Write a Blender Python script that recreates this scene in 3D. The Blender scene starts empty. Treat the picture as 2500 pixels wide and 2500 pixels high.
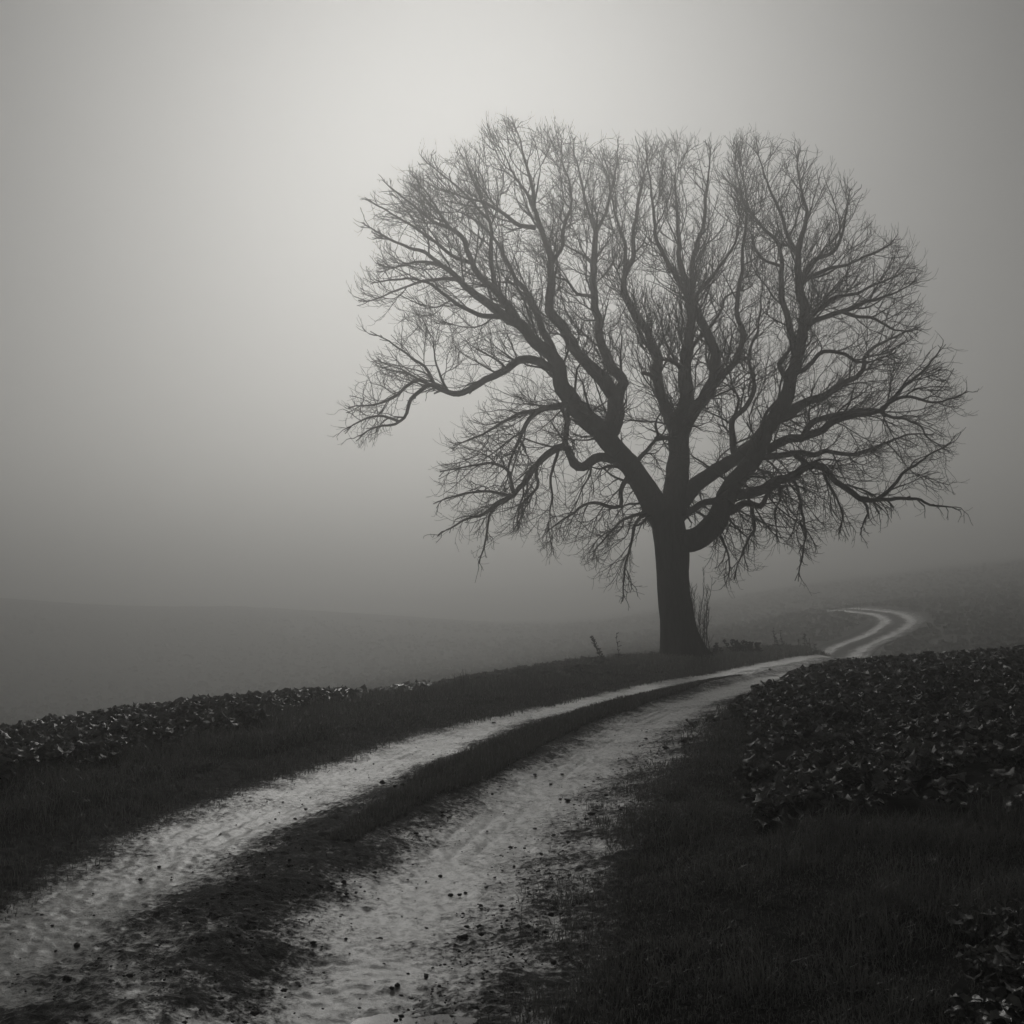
import bpy, math, random
import numpy as np
from mathutils import Vector, kdtree

R = math.radians
rng = np.random.default_rng(7)
random.seed(7)
scene = bpy.context.scene
col = scene.collection

# ------------------------------------------------------------------ camera, sky, sun, exposure
CAM_H = 1.8
F_PX = 3018.0                      # focal length in photograph pixels (2500 wide)
PITCH = math.atan(100 / F_PX)
cam_d = bpy.data.cameras.new('camera')
cam_d.sensor_width = 36.0
cam_d.sensor_fit = 'HORIZONTAL'
cam_d.lens = 36.0 * F_PX / 2500
cam_d.clip_start = 0.05
cam_d.clip_end = 5000
cam = bpy.data.objects.new('camera', cam_d)
cam.location = (0, 0, CAM_H)
cam.rotation_euler = (R(90) + PITCH, 0, 0)
col.objects.link(cam)
scene.camera = cam

SUN_EL, SUN_AZ = 21.5, -2.5        # degrees; azimuth measured from +Y (the view) towards +X
SKY_STRENGTH = 0.05
SUN_STRENGTH = 2.3
EXPOSURE = -1.72
HAZE = 0.009

world = bpy.data.worlds.new('World')
scene.world = world
world.use_nodes = True
wn = world.node_tree
bg = wn.nodes['Background']
sky = wn.nodes.new('ShaderNodeTexSky')
sky.sky_type = 'NISHITA'
sky.sun_disc = False
sky.sun_elevation = R(SUN_EL)
sky.sun_rotation = R(SUN_AZ)
sky.altitude = 100
sky.air_density = 1.0
sky.dust_density = 4.0
sky.ozone_density = 1.0
hs = wn.nodes.new('ShaderNodeHueSaturation')
hs.inputs['Saturation'].default_value = 0.05
wn.links.new(sky.outputs[0], hs.inputs['Color'])
gm = wn.nodes.new('ShaderNodeGamma')                # thin overcast evens out the clear-sky range
gm.inputs['Gamma'].default_value = 0.75
wn.links.new(hs.outputs[0], gm.inputs['Color'])
wn.links.new(gm.outputs[0], bg.inputs['Color'])
bg.inputs['Strength'].default_value = SKY_STRENGTH

sun_d = bpy.data.lights.new('sun', 'SUN')
sun_d.energy = SUN_STRENGTH
sun_d.angle = R(26)
sun_d.color = (1.0, 0.985, 0.95)
sun = bpy.data.objects.new('sun', sun_d)
sun_dir = Vector((math.sin(R(SUN_AZ)) * math.cos(R(SUN_EL)), math.cos(R(SUN_AZ)) * math.cos(R(SUN_EL)), math.sin(R(SUN_EL))))
sun.rotation_euler = (-sun_dir).to_track_quat('-Z', 'Y').to_euler()
sun.location = (0, 0, 40)
col.objects.link(sun)

vs = scene.view_settings
vs.view_transform = 'Standard'
vs.look = 'None'
vs.exposure = EXPOSURE
vs.gamma = 1.0
vs.use_curve_mapping = False
cy = scene.cycles
cy.use_denoising = True
cy.denoiser = 'OPENIMAGEDENOISE'
cy.denoising_prefilter = 'ACCURATE'
cy.denoising_input_passes = 'RGB_ALBEDO_NORMAL'
cy.volume_bounces = 1
cy.max_bounces = 6
cy.diffuse_bounces = 2
cy.glossy_bounces = 2
cy.transparent_max_bounces = 4
cy.sample_clamp_indirect = 4.0

# ------------------------------------------------------------------ helpers
def tag(o, label=None, cat=None, group=None, kind=None):
    if label: o['label'] = label
    if cat: o['category'] = cat
    if group: o['group'] = group
    if kind: o['kind'] = kind
    return o

def empty(name, loc, label=None, cat=None, group=None):
    o = bpy.data.objects.new(name, None)
    o.empty_display_size = 0.1
    o.location = loc
    col.objects.link(o)
    return tag(o, label, cat, group)

def mesh_np(name, verts, faces, mat=None, smooth=True, attrs=None):
    """faces: (n,3) or (n,4) array, or a list of such arrays"""
    me = bpy.data.meshes.new(name)
    verts = np.asarray(verts, dtype=np.float32)
    fl = faces if isinstance(faces, list) else [faces]
    fl = [np.asarray(f, dtype=np.int32) for f in fl if len(f)]
    me.vertices.add(len(verts))
    me.vertices.foreach_set('co', verts.ravel())
    nl = sum(f.size for f in fl)
    nf = sum(len(f) for f in fl)
    me.loops.add(nl)
    me.loops.foreach_set('vertex_index', np.concatenate([f.ravel() for f in fl]))
    me.polygons.add(nf)
    tot = np.concatenate([np.full(len(f), f.shape[1], dtype=np.int32) for f in fl])
    start = np.concatenate([[0], np.cumsum(tot)[:-1]]).astype(np.int32)
    me.polygons.foreach_set('loop_start', start)
    me.polygons.foreach_set('use_smooth', np.full(nf, bool(smooth)))
    me.update(calc_edges=True)
    if attrs:
        for k, v in attrs.items():
            a = me.attributes.new(k, 'FLOAT', 'POINT')
            a.data.foreach_set('value', np.asarray(v, dtype=np.float32).ravel())
    if mat: me.materials.append(mat)
    return me

def obj(name, me, parent=None, loc=None):
    o = bpy.data.objects.new(name, me)
    col.objects.link(o)
    if parent: o.parent = parent
    if loc is not None: o.location = loc
    return o

# value noise
def _hash(ix, iy, seed):
    h = (ix.astype(np.int64) * 374761393 + iy.astype(np.int64) * 668265263 + seed * 1442695041) & 0xffffffff
    h = ((h ^ (h >> 13)) * 1274126177) & 0xffffffff
    h = h ^ (h >> 16)
    return (h & 0xffff) / 65535.0

def vnoise(x, y, seed=0):
    ix = np.floor(x); iy = np.floor(y)
    fx = x - ix; fy = y - iy
    fx = fx * fx * (3 - 2 * fx); fy = fy * fy * (3 - 2 * fy)
    a = _hash(ix, iy, seed); b = _hash(ix + 1, iy, seed)
    c = _hash(ix, iy + 1, seed); d = _hash(ix + 1, iy + 1, seed)
    return (a * (1 - fx) + b * fx) * (1 - fy) + (c * (1 - fx) + d * fx) * fy

def fbm(x, y, seed=0, octv=4):
    s = 0; a = 0.5; n = 0
    for k in range(octv):
        ca, sa = math.cos(k * 1.1 + .6), math.sin(k * 1.1 + .6)
        s = s + a * vnoise((x * ca - y * sa) * 2 ** k, (x * sa + y * ca) * 2 ** k, seed + k * 17); n += a; a *= 0.5
    return s / n

def smooth01(a, b, x):
    t = np.clip((x - a) / (b - a), 0, 1)
    return t * t * (3 - 2 * t)

# point at forward distance d on the ray through photograph pixel (x, y); used to turn measurements into metres
def at(x, y, d):
    xn = (x - 1250) / F_PX
    yn = (1250 - y) / F_PX
    c, s = math.cos(PITCH), math.sin(PITCH)
    vy = c - s * yn
    vz = s + c * yn
    k = d / vy
    return np.array([xn * k, d, CAM_H + vz * k])

# ------------------------------------------------------------------ terrain
CTRL = np.array([
    # along the track
    (-2.6, -8, .0), (-1.85, 0, 0), (-1.45, 4.5, 0), (-1.05, 8, 0), (-.11, 11.3, -.03), (.9, 15.2, -.2), (2.6, 20.5, -.51),
    (6.04, 31, -1.25), (9.95, 39, -1.6), (13.0, 46, -2.2), (15.6, 56, -3.5), (17.0, 65, -4.1), (19.3, 72, -3.8), (22.7, 77, -3.3),
    (25.3, 82, -2.95), (27.4, 88, -2.87), (28.6, 95, -2.83), (28.4, 101, -2.88), (28, 107, -3.06), (25.5, 115, -4.3), (20, 123, -5.4), (12, 132, -6.6),
    # right side and crop field
    (0, -8, .05), (6, -8, .3), (1.2, 0, .05), (5, 0, .3), (1, 4.5, .04), (3, 5, .15), (1.9, 8.4, .05), (4, 8.4, .2), (8, 8.4, .42),
    (3.1, 15, -.08), (6, 15, .14), (10, 15, .4), (5.2, 20.5, -.35), (9, 20.5, .02), (10.4, 25, -.3), (7, 25, -.6),
    (10.5, 30, -.9), (8.5, 31, -1.1), (14, 35, -1.2), (11.6, 36, -1.6), (16.5, 45, -2.2), (24, 58, -2.8), (34, 80, -2.4),
    (46, 120, -2.2), (64, 150, -.6), (76, 155, 1.0), (110, 200, 3.2), (46, 160, -2.8),
    # left verge, crest, slope beyond
    (-5, -6, -.1), (-5, 0, -.1), (-4.2, 5, -.05), (-7, 5, -.3), (-3.1, 9, .02), (-5, 10, -.1), (-8, 11, -.55), (-5.8, 14, -.36),
    (-4.5, 18, -.62), (-2.2, 27, -1.25), (.8, 31, -1.2), (3, 35, -1.27), (4.9, 36, -1.35), (8, 42, -1.6), (11, 47, -1.98),
    (-10, 24, -2.9), (-14.5, 35, -4.8), (-21, 50, -6.8), (-12, 48, -5.4), (-4, 50, -3.9), (3, 50, -2.8), (9, 52, -2.95), (8, 62, -3.3),
    (-37, 90, -11.0), (-22, 80, -8.6), (-58, 140, -14.4), (-35, 140, -12.8), (-11, 130, -9.8), (-8, 100, -8.2), (-5, 66, -5.7), (5, 110, -7.0), (15, 88, -4.2), (16, 104, -4.9),
    (-68, 165, -11.5), (-35, 165, -10.5), (-13, 160, -9.2), (-89, 215, -6.0), (-46, 215, -7.5), (-17, 205, -8.7), (9.7, 195, -9.2), (-136, 215, -4.2),
    (-110, 265, -11), (-52, 265, -12), (0, 260, -12), (25, 150, -5.2), (40, 200, -4.5),
    # far
    (-130, 340, -11.2), (0, 320, -9.2), (120, 300, 1), (220, 300, 6), (-240, 340, -10), (0, 450, -4.2), (-200, 450, -5), (200, 450, 8), (-340, 450, -4), (340, 450, 12),
    (0, 600, 12.7), (-300, 600, 12), (300, 600, 18), (0, 900, 26), (-420, 900, 26), (420, 900, 29)], dtype=float)

def _warp(X, Y):
    return X / (Y + 14) * 1.6, np.log((Y + 14) / 14) * 1.0

def _phi(r2):
    return r2 * np.log(r2 + 1e-12)

_cu, _cv = _warp(CTRL[:, 0], CTRL[:, 1])
_n = len(CTRL)
_K = _phi((_cu[:, None] - _cu) ** 2 + (_cv[:, None] - _cv) ** 2) + np.eye(_n) * 2e-4
_P = np.stack([np.ones(_n), _cu, _cv], 1)
_sol = np.linalg.solve(np.block([[_K, _P], [_P.T, np.zeros((3, 3))]]), np.concatenate([CTRL[:, 2], np.zeros(3)]))

def base_z(X, Y):
    X = np.asarray(X, float); Y = np.maximum(np.asarray(Y, float), -12.5)
    sh = X.shape
    u, v = _warp(X.ravel(), Y.ravel())
    out = np.empty(len(u))
    for i in range(0, len(u), 40000):
        r2 = (u[i:i + 40000, None] - _cu) ** 2 + (v[i:i + 40000, None] - _cv) ** 2
        out[i:i + 40000] = _phi(r2) @ _sol[:_n] + _sol[_n] + _sol[_n + 1] * u[i:i + 40000] + _sol[_n + 2] * v[i:i + 40000]
    return out.reshape(sh)

# track centreline
CL = np.array([(-3.3, -14), (-2.6, -8), (-1.9, 0), (-1.5, 4.5), (-1.38, 5.6), (-1.02, 8), (-.13, 11.3), (.95, 15.2), (2.6, 20.5), (6.04, 31),
               (9.7, 39), (12.9, 46), (15.6, 55), (17.0, 65), (19.3, 72), (22.7, 77), (25.3, 82), (27.4, 88), (28.6, 95), (28.5, 101),
               (27.8, 107), (25.5, 115), (20, 123)], float)

def catmull(P, n=40):
    P = np.asarray(P, float)
    Q = np.vstack([2 * P[0] - P[1], P, 2 * P[-1] - P[-2]])
    out = []
    t = np.linspace(0, 1, n, endpoint=False)[:, None]
    for i in range(1, len(Q) - 2):
        p0, p1, p2, p3 = Q[i - 1], Q[i], Q[i + 1], Q[i + 2]
        out.append(0.5 * (2 * p1 + (p2 - p0) * t + (2 * p0 - 5 * p1 + 4 * p2 - p3) * t ** 2 + (3 * p1 - p0 - 3 * p2 + p3) * t ** 3))
    out.append(P[-1:])
    return np.vstack(out)

def arclen(P):
    return np.concatenate([[0], np.cumsum(np.linalg.norm(np.diff(P, axis=0), axis=1))])

_c = catmull(CL, 60)
for _ in range(40):
    _c[1:-1] = .5 * _c[1:-1] + .25 * (_c[:-2] + _c[2:])
_cs = arclen(_c)
CLEN = _cs[-1]
_S = np.linspace(0, CLEN, 900)
CX = np.interp(_S, _cs, _c[:, 0]); CY = np.interp(_S, _cs, _c[:, 1])
CT = np.stack([np.gradient(CX, _S), np.gradient(CY, _S)], 1)
CT /= np.linalg.norm(CT, axis=1)[:, None]

def track_coord(X, Y):
    """signed offset w (right positive) and arc length s of the nearest centreline point"""
    X = np.asarray(X, float).ravel(); Y = np.asarray(Y, float).ravel()
    w = np.empty(len(X)); s = np.empty(len(X))
    for i in range(0, len(X), 20000):
        dx = X[i:i + 20000, None] - CX; dy = Y[i:i + 20000, None] - CY
        k = np.argmin(dx * dx + dy * dy, 1)
        a = np.arange(len(k))
        ddx, ddy = dx[a, k], dy[a, k]
        tx, ty = CT[k, 0], CT[k, 1]
        al = np.clip(ddx * tx + ddy * ty, -.3, .3)
        w[i:i + 20000] = (ddx - al * tx) * ty - (ddy - al * ty) * tx
        s[i:i + 20000] = _S[k] + al
    return w, s

def edge_half(w_sign, s):
    """half width of the bare track on each side, wandering a little"""
    n = fbm(s * .35, s * 0 + (3.3 if w_sign > 0 else 9.1), 5, 4) - .5
    base = 1.42 if w_sign > 0 else 1.36
    return base + n * .35

def ground_z(X, Y, w=None, s=None):
    X = np.asarray(X, float); Y = np.asarray(Y, float)
    z = base_z(X, Y)
    if w is None: w, s = track_coord(X, Y)
    w = w.reshape(X.shape); s = s.reshape(X.shape)
    aw = np.abs(w)
    eh = np.where(w > 0, edge_half(1, s), edge_half(-1, s))
    bank = np.where(w > 0, .04, .09)
    z = z + bank * smooth01(.0, .7, aw - eh) * (1 - smooth01(2.5, 7, aw))
    z = z - .16 * (1 - smooth01(.18, .45, aw - eh))
    rough = (fbm(X * 1.1, Y * 1.1, 21, 4) - .5) * .14 * smooth01(0, .6, aw - eh)
    return z + rough

def track_profile(W, S):
    eh = np.where(W > 0, edge_half(1, S), edge_half(-1, S))
    d = np.abs(W) - eh
    return (-.05 * np.exp(-((W + .85) / .45) ** 2) - .055 * np.exp(-((W - .78) / .45) ** 2) + .035 * np.exp(-(W / .3) ** 2)
            + np.where(W > 0, .03, .06) * smooth01(0, .5, d) - .25 * smooth01(.4, .62, d))

def surf_z(X, Y, w, s):
    return np.maximum(ground_z(X, Y, w, s), base_z(X, Y) + track_profile(w, s))

# ------------------------------------------------------------------ materials
def new_mat(name):
    m = bpy.data.materials.new(name)
    m.use_nodes = True
    nt = m.node_tree
    b = nt.nodes['Principled BSDF']
    return m, nt, b

def N(nt, t, **kw):
    n = nt.nodes.new(t)
    for k, v in kw.items(): setattr(n, k, v)
    return n

def noise_node(nt, scale, detail=4, rough=.6, vec=None):
    n = N(nt, 'ShaderNodeTexNoise')
    n.inputs['Scale'].default_value = scale
    n.inputs['Detail'].default_value = detail
    n.inputs['Roughness'].default_value = rough
    if vec: nt.links.new(vec, n.inputs['Vector'])
    return n

def ramp(nt, fac, stops):
    r = N(nt, 'ShaderNodeValToRGB')
    el = r.color_ramp.elements
    while len(el) < len(stops): el.new(0.5)
    for e, (p, c) in zip(el, stops):
        e.position = p
        e.color = (c, c * .995, c * .955, 1) if not isinstance(c, tuple) else c
    nt.links.new(fac, r.inputs[0])
    return r

def bump(nt, b, h, dist, strength=1.0):
    n = N(nt, 'ShaderNodeBump')
    n.inputs['Distance'].default_value = dist
    n.inputs['Strength'].default_value = strength
    nt.links.new(h, n.inputs['Height'])
    nt.links.new(n.outputs[0], b.inputs['Normal'])

def simple_mat(name, lo, hi, scale, rough=.6, spec=.4, bscale=None, bdist=.01, coord='Object'):
    m, nt, b = new_mat(name)
    tc = N(nt, 'ShaderNodeTexCoord')
    n = noise_node(nt, scale, 5, .65, tc.outputs[coord])
    r = ramp(nt, n.outputs['Fac'], [(.3, lo), (.7, hi)])
    nt.links.new(r.outputs[0], b.inputs['Base Color'])
    b.inputs['Roughness'].default_value = rough
    b.inputs['Specular IOR Level'].default_value = spec
    if bscale:
        n2 = noise_node(nt, bscale, 4, .6, tc.outputs[coord])
        bump(nt, b, n2.outputs['Fac'], bdist)
    return m

M_soil = None
def make_ground_mat():
    m, nt, b = new_mat('field_ground')
    tc = N(nt, 'ShaderNodeTexCoord')
    n1 = noise_node(nt, 3.0, 8, .7, tc.outputs['Object'])
    at_ = N(nt, 'ShaderNodeAttribute', attribute_name='field')
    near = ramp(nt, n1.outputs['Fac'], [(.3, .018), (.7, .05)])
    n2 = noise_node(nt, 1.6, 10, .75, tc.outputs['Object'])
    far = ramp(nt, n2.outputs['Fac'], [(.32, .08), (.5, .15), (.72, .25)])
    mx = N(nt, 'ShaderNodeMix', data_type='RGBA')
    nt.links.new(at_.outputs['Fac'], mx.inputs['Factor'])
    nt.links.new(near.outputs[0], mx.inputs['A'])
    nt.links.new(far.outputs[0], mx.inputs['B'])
    nt.links.new(mx.outputs['Result'], b.inputs['Base Color'])
    b.inputs['Roughness'].default_value = .9
    b.inputs['Specular IOR Level'].default_value = .15
    bump(nt, b, n1.outputs['Fac'], .12, 1.0)
    return m

def make_track_mat():
    m, nt, b = new_mat('wet_chalk_track')
    L = nt.links
    tc = N(nt, 'ShaderNodeTexCoord')
    a_rut = N(nt, 'ShaderNodeAttribute', attribute_name='rut')      # 1 in the worn wheel ruts, 0 on loose dark soil
    a_h = N(nt, 'ShaderNodeAttribute', attribute_name='relief')     # small relief of the mud
    n1 = noise_node(nt, 2.2, 6, .7, tc.outputs['Object'])
    n2 = noise_node(nt, 26, 8, .82, tc.outputs['Object'])
    # pale, compacted chalk against loose dark earth; speckled where they mix
    ma = N(nt, 'ShaderNodeMath', operation='MULTIPLY_ADD'); L.new(n1.outputs['Fac'], ma.inputs[0]); ma.inputs[1].default_value = .55; L.new(a_rut.outputs['Fac'], ma.inputs[2])
    mb = N(nt, 'ShaderNodeMath', operation='MULTIPLY_ADD'); L.new(n2.outputs['Fac'], mb.inputs[0]); mb.inputs[1].default_value = 2.8; L.new(ma.outputs[0], mb.inputs[2])
    mc = N(nt, 'ShaderNodeMath', operation='MULTIPLY_ADD'); L.new(a_h.outputs['Fac'], mc.inputs[0]); mc.inputs[1].default_value = -.35; L.new(mb.outputs[0], mc.inputs[2])
    fac = N(nt, 'ShaderNodeMapRange'); fac.inputs['From Min'].default_value = 1.86; fac.inputs['From Max'].default_value = 2.74
    L.new(mc.outputs[0], fac.inputs['Value'])
    c = ramp(nt, fac.outputs[0], [(0, .018), (.3, .05), (.55, .25), (1, .50)])
    L.new(c.outputs[0], b.inputs['Base Color'])
    r = ramp(nt, fac.outputs[0], [(0, .85), (.45, .6), (.7, .4), (1, .3)])
    L.new(r.outputs[0], b.inputs['Roughness'])
    b.inputs['Specular IOR Level'].default_value = .6
    cw = ramp(nt, fac.outputs[0], [(.35, 0.0), (.9, .75)])
    L.new(cw.outputs[0], b.inputs['Coat Weight'])
    b.inputs['Coat Roughness'].default_value = .34
    n3 = noise_node(nt, 90, 4, .7, tc.outputs['Object'])
    hh = N(nt, 'ShaderNodeMath', operation='MULTIPLY_ADD'); L.new(n2.outputs['Fac'], hh.inputs[0]); hh.inputs[1].default_value = 2.0; L.new(n3.outputs['Fac'], hh.inputs[2])
    bump(nt, b, hh.outputs[0], .014, 1.0)
    return m

M_ground = make_ground_mat()
M_track = make_track_mat()
def make_bark():
    m, nt, b = new_mat('bark')
    tc = N(nt, 'ShaderNodeTexCoord')
    mp = N(nt, 'ShaderNodeMapping'); mp.inputs['Scale'].default_value = (1, 1, .18)
    nt.links.new(tc.outputs['Object'], mp.inputs['Vector'])
    n = noise_node(nt, 14, 6, .7, mp.outputs[0])
    r = ramp(nt, n.outputs['Fac'], [(.3, .025), (.7, .075)])
    nt.links.new(r.outputs[0], b.inputs['Base Color'])
    b.inputs['Roughness'].default_value = .9
    b.inputs['Specular IOR Level'].default_value = .2
    bump(nt, b, n.outputs['Fac'], .05, 1.0)
    return m
M_bark = make_bark()
M_twig = simple_mat('twig_bark', .03, .06, 6, .85, .2)
M_grass = simple_mat('winter_grass', .045, .18, 4, .28, .5)
M_leaf = simple_mat('crop_leaf', .06, .18, 7, .23, .7, 40, .004)
M_farcrop = simple_mat('far_crop', .10, .26, 3, .5, .3)
def add_tone(m, lo, hi, rand):
    # blades and leaves differ: attribute 'tone' for joined ones, object random for single leaves
    nt = m.node_tree; b = nt.nodes['Principled BSDF']
    src = b.inputs['Base Color'].links[0].from_socket
    a_ = N(nt, 'ShaderNodeAttribute', attribute_name='tone')
    o_ = N(nt, 'ShaderNodeObjectInfo')
    k = N(nt, 'ShaderNodeMath', operation='MULTIPLY_ADD'); nt.links.new(o_.outputs['Random'], k.inputs[0]); k.inputs[1].default_value = rand; nt.links.new(a_.outputs['Fac'], k.inputs[2])
    r_ = N(nt, 'ShaderNodeMapRange'); r_.inputs['To Min'].default_value = lo; r_.inputs['To Max'].default_value = hi; nt.links.new(k.outputs[0], r_.inputs['Value'])
    mv = N(nt, 'ShaderNodeVectorMath', operation='SCALE'); nt.links.new(src, mv.inputs[0]); nt.links.new(r_.outputs[0], mv.inputs['Scale'])
    nt.links.new(mv.outputs[0], b.inputs['Base Color'])
add_tone(M_grass, .55, 2.6, 0.0)
add_tone(M_leaf, .45, 2.6, 1.0)
def add_translucency(m, fac, col_):
    nt = m.node_tree
    out = nt.nodes['Material Output']; b = nt.nodes['Principled BSDF']
    t = N(nt, 'ShaderNodeBsdfTranslucent'); t.inputs['Color'].default_value = (*col_, 1)
    mx = N(nt, 'ShaderNodeMixShader'); mx.inputs[0].default_value = fac
    nt.links.new(b.outputs[0], mx.inputs[1]); nt.links.new(t.outputs[0], mx.inputs[2])
    nt.links.new(mx.outputs[0], out.inputs['Surface'])
add_translucency(M_grass, .45, (.22, .22, .21))
add_translucency(M_leaf, .28, (.18, .18, .17))
M_weed = simple_mat('dead_weed', .03, .06, 12, .8, .2)
M_clod = simple_mat('mud_clod', .04, .14, 25, .8, .3, 60, .01)
M_flint = simple_mat('pale_stone', .2, .35, 25, .5, .4, 60, .01)
def make_water():
    m, nt, b = new_mat('puddle_water')
    b.inputs['Base Color'].default_value = (.03, .03, .028, 1)
    b.inputs['Roughness'].default_value = .1
    b.inputs['IOR'].default_value = 1.33
    return m
M_water = make_water()

# ------------------------------------------------------------------ ground sheet
def grid_faces(nr, nc):
    i = np.arange(nr - 1)[:, None] * nc + np.arange(nc - 1)[None, :]
    return np.stack([i, i + 1, i + nc + 1, i + nc], -1).reshape(-1, 4)

rows = np.concatenate([np.linspace(-12, 3.8, 20, endpoint=False), 3.8 * (900 / 3.8) ** np.linspace(0, 1, 300)])
cols = np.linspace(-1, 1, 241)
cols = np.sign(cols) * np.abs(cols) ** 1.35 * .85
GX = cols[None, :] * (rows[:, None] + 16) 
GX = GX + np.interp(rows, CY[:560], CX[:560])[:, None] * (1 - np.abs(cols) / .85)[None, :] * (rows < 60)[:, None] * np.clip((60 - rows) / 30, 0, 1)[:, None]
GY = np.repeat(rows[:, None], len(cols), 1)
gw, gs = track_coord(GX, GY)
GZ = ground_z(GX, GY, gw, gs)
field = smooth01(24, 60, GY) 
# the grass margin of the far field across the valley is darker
bandY = 318 + 14 * np.sin(GX / 110)
field = field * (1 - .75 * smooth01(0, 10, GY - bandY) * (1 - smooth01(40, 60, GY - bandY)) * (GX < 30))
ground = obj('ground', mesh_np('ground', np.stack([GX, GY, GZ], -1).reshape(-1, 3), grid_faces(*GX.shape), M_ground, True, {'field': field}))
tag(ground, 'dark rolling field ground falling into a foggy valley', None, None, 'structure')

# ------------------------------------------------------------------ track
def build_track():
    s = 3.0; ss = []
    while s < CLEN - 1:
        ss.append(s)
        yy = np.interp(s, _S, CY)
        s += max(.02, .0035 * yy) if yy > 3.5 else .15
    ss = np.array(ss)
    ww = np.linspace(-2.0, 2.2, 190)
    cx = np.interp(ss, _S, CX); cyy = np.interp(ss, _S, CY)
    tx = np.interp(ss, _S, CT[:, 0]); ty = np.interp(ss, _S, CT[:, 1])
    W = np.repeat(ww[None], len(ss), 0); S = np.repeat(ss[:, None], len(ww), 1)
    X = cx[:, None] + W * ty[:, None]
    Y = cyy[:, None] - W * tx[:, None]
    z = base_z(X, Y)
    wn_ = (fbm(X * 1.1, Y * 1.1, 77, 4) - .5) * .35
    rutL = np.exp(-((W + .85 + .05 * np.sin(S * .7) + wn_) / np.where(W < -.85, .60, .46)) ** 2)
    rutR = np.exp(-((W - .78 - .06 * np.sin(S * .5 + 1) + wn_) / np.where(W > .78, .68, .46)) ** 2)
    hump = np.exp(-(W / .3) ** 2)
    eh = np.where(W > 0, edge_half(1, S), edge_half(-1, S))
    d = np.abs(W) - eh
    z = z - .05 * rutL - .055 * rutR + .035 * hump
    n_big = fbm(X * 1.3, Y * 1.3, 31, 4) - .5
    n_mid = fbm(X * 7, Y * 7, 41, 3) - .5
    n_f = fbm(X * 24, Y * 24, 51, 2) - .5
    loose = 1 - np.clip(rutL + rutR, 0, 1)
    n_g = fbm(X * 45, Y * 45, 57, 2) - .5
    rel = n_mid * (.010 + .020 * loose) + n_f * (.016 + .016 * loose) + n_g * .012
    z = z + n_big * .04 + rel
    # tread marks pressed along the ruts
    mk = smooth01(.42, .6, fbm(S * .8, W * 0 + 3, 88, 3))
    tread = sum(np.exp(-((W - c0 - .05 * np.sin(S * .6 + 1)) / .022) ** 2) for c0 in (.52, .66, .80, -1.06, -.94, -.82)) * mk
    z = z - tread * .008
    # hollow that holds the puddle
    z = z - .05 * np.exp(-(((X + .30) / .55) ** 2 + ((Y - 4.72) / .38) ** 2)) - .02 * np.exp(-(((X + 1.0) / .16) ** 2 + ((Y - 5.25) / .36) ** 2))
    z = z + np.where(W > 0, .03, .06) * smooth01(0, .5, d) - .25 * smooth01(.4, .62, d)
    rut = np.clip(rutL * 1.05 + rutR * 1.05, 0, 1)
    rut = rut * (1 - smooth01(-.15, .22, d))
    rut = np.maximum(rut, .62 * smooth01(.9, 1.2, W) * (1 - smooth01(1.5, 2.0, W)) * (.4 + fbm(X * 2, Y * 2, 303, 3)))
    rut = rut * (1 - .12 * smooth01(48, 62, Y))
    rut = np.maximum(rut, .50 * (1 - smooth01(4.9, 7.2, Y)) * fbm(X * 2.6, Y * 2.6, 404, 4) * 2 * (np.abs(W) < 1.1))
    rut = np.maximum(rut, .62 * smooth01(19, 26, Y) * (1 - smooth01(44, 50, Y)) * (1 - smooth01(1.0, 1.4, np.abs(W))))
    rut = np.clip(rut + (fbm(X * 3.5, Y * 3.5, 505, 3) - .5) * .5 * (rut > .02), 0, 1)
    me = mesh_np('track', np.stack([X, Y, z], -1).reshape(-1, 3), grid_faces(*X.shape)[:, ::-1], M_track, True,
                 {'rut': rut, 'relief': rel / .02})
    o = obj('track', me)
    tag(o, 'pale wet chalk farm track with two worn wheel ruts winding past the tree', None, None, 'structure')
build_track()

# ------------------------------------------------------------------ puddles
def build_puddle(cx, cy_, rx, ry, seed, label, dz):
    n = 60
    a = np.linspace(0, 2 * math.pi, n, endpoint=False)
    r = 1 + .45 * (fbm(np.cos(a) * 1.6 + seed, np.sin(a) * 1.6 + 4, seed, 4) - .5) * 2
    x = cx + rx * r * np.cos(a); y = cy_ + ry * r * np.sin(a)
    zc = float(base_z(np.array([cx]), np.array([cy_]))[0]) + dz
    v = np.vstack([[(0, 0, 0)], np.stack([x - cx, y - cy_, np.zeros(n)], 1)])
    f = np.stack([np.zeros(n, int), np.arange(n) + 1, (np.arange(n) + 1) % n + 1], 1)
    o = obj('puddle', mesh_np('puddle', v, f, M_water), None, (cx, cy_, zc))
    tag(o, label, None, None, 'structure')
build_puddle(-.30, 4.72, .44, .30, 3, 'shallow muddy puddle in the wheel rut', -.045)

# ------------------------------------------------------------------ path across the valley
def build_path():
    P = catmull(np.array([(-100, 305), (-72, 300), (-52, 297), (-34, 294), (-16, 291)], float), 20)
    T = np.gradient(P, axis=0); T /= np.linalg.norm(T, axis=1)[:, None]
    v = []
    for k in (-.8, .8):
        X = P[:, 0] + T[:, 1] * k; Y = P[:, 1] - T[:, 0] * k
        v.append(np.stack([X, Y, base_z(X, Y) + .09], 1))
    n = len(P)
    i = np.arange(n - 1)
    o = obj('path', mesh_np('path', np.vstack(v), np.stack([i, i + n, i + n + 1, i + 1], 1), M_flint))
    tag(o, 'thin pale path across the misty valley field', None, None, 'structure')
build_path()

# ------------------------------------------------------------------ tree
TD = 36.0
PXM = F_PX / TD                    # photograph pixels per metre at the tree
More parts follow.
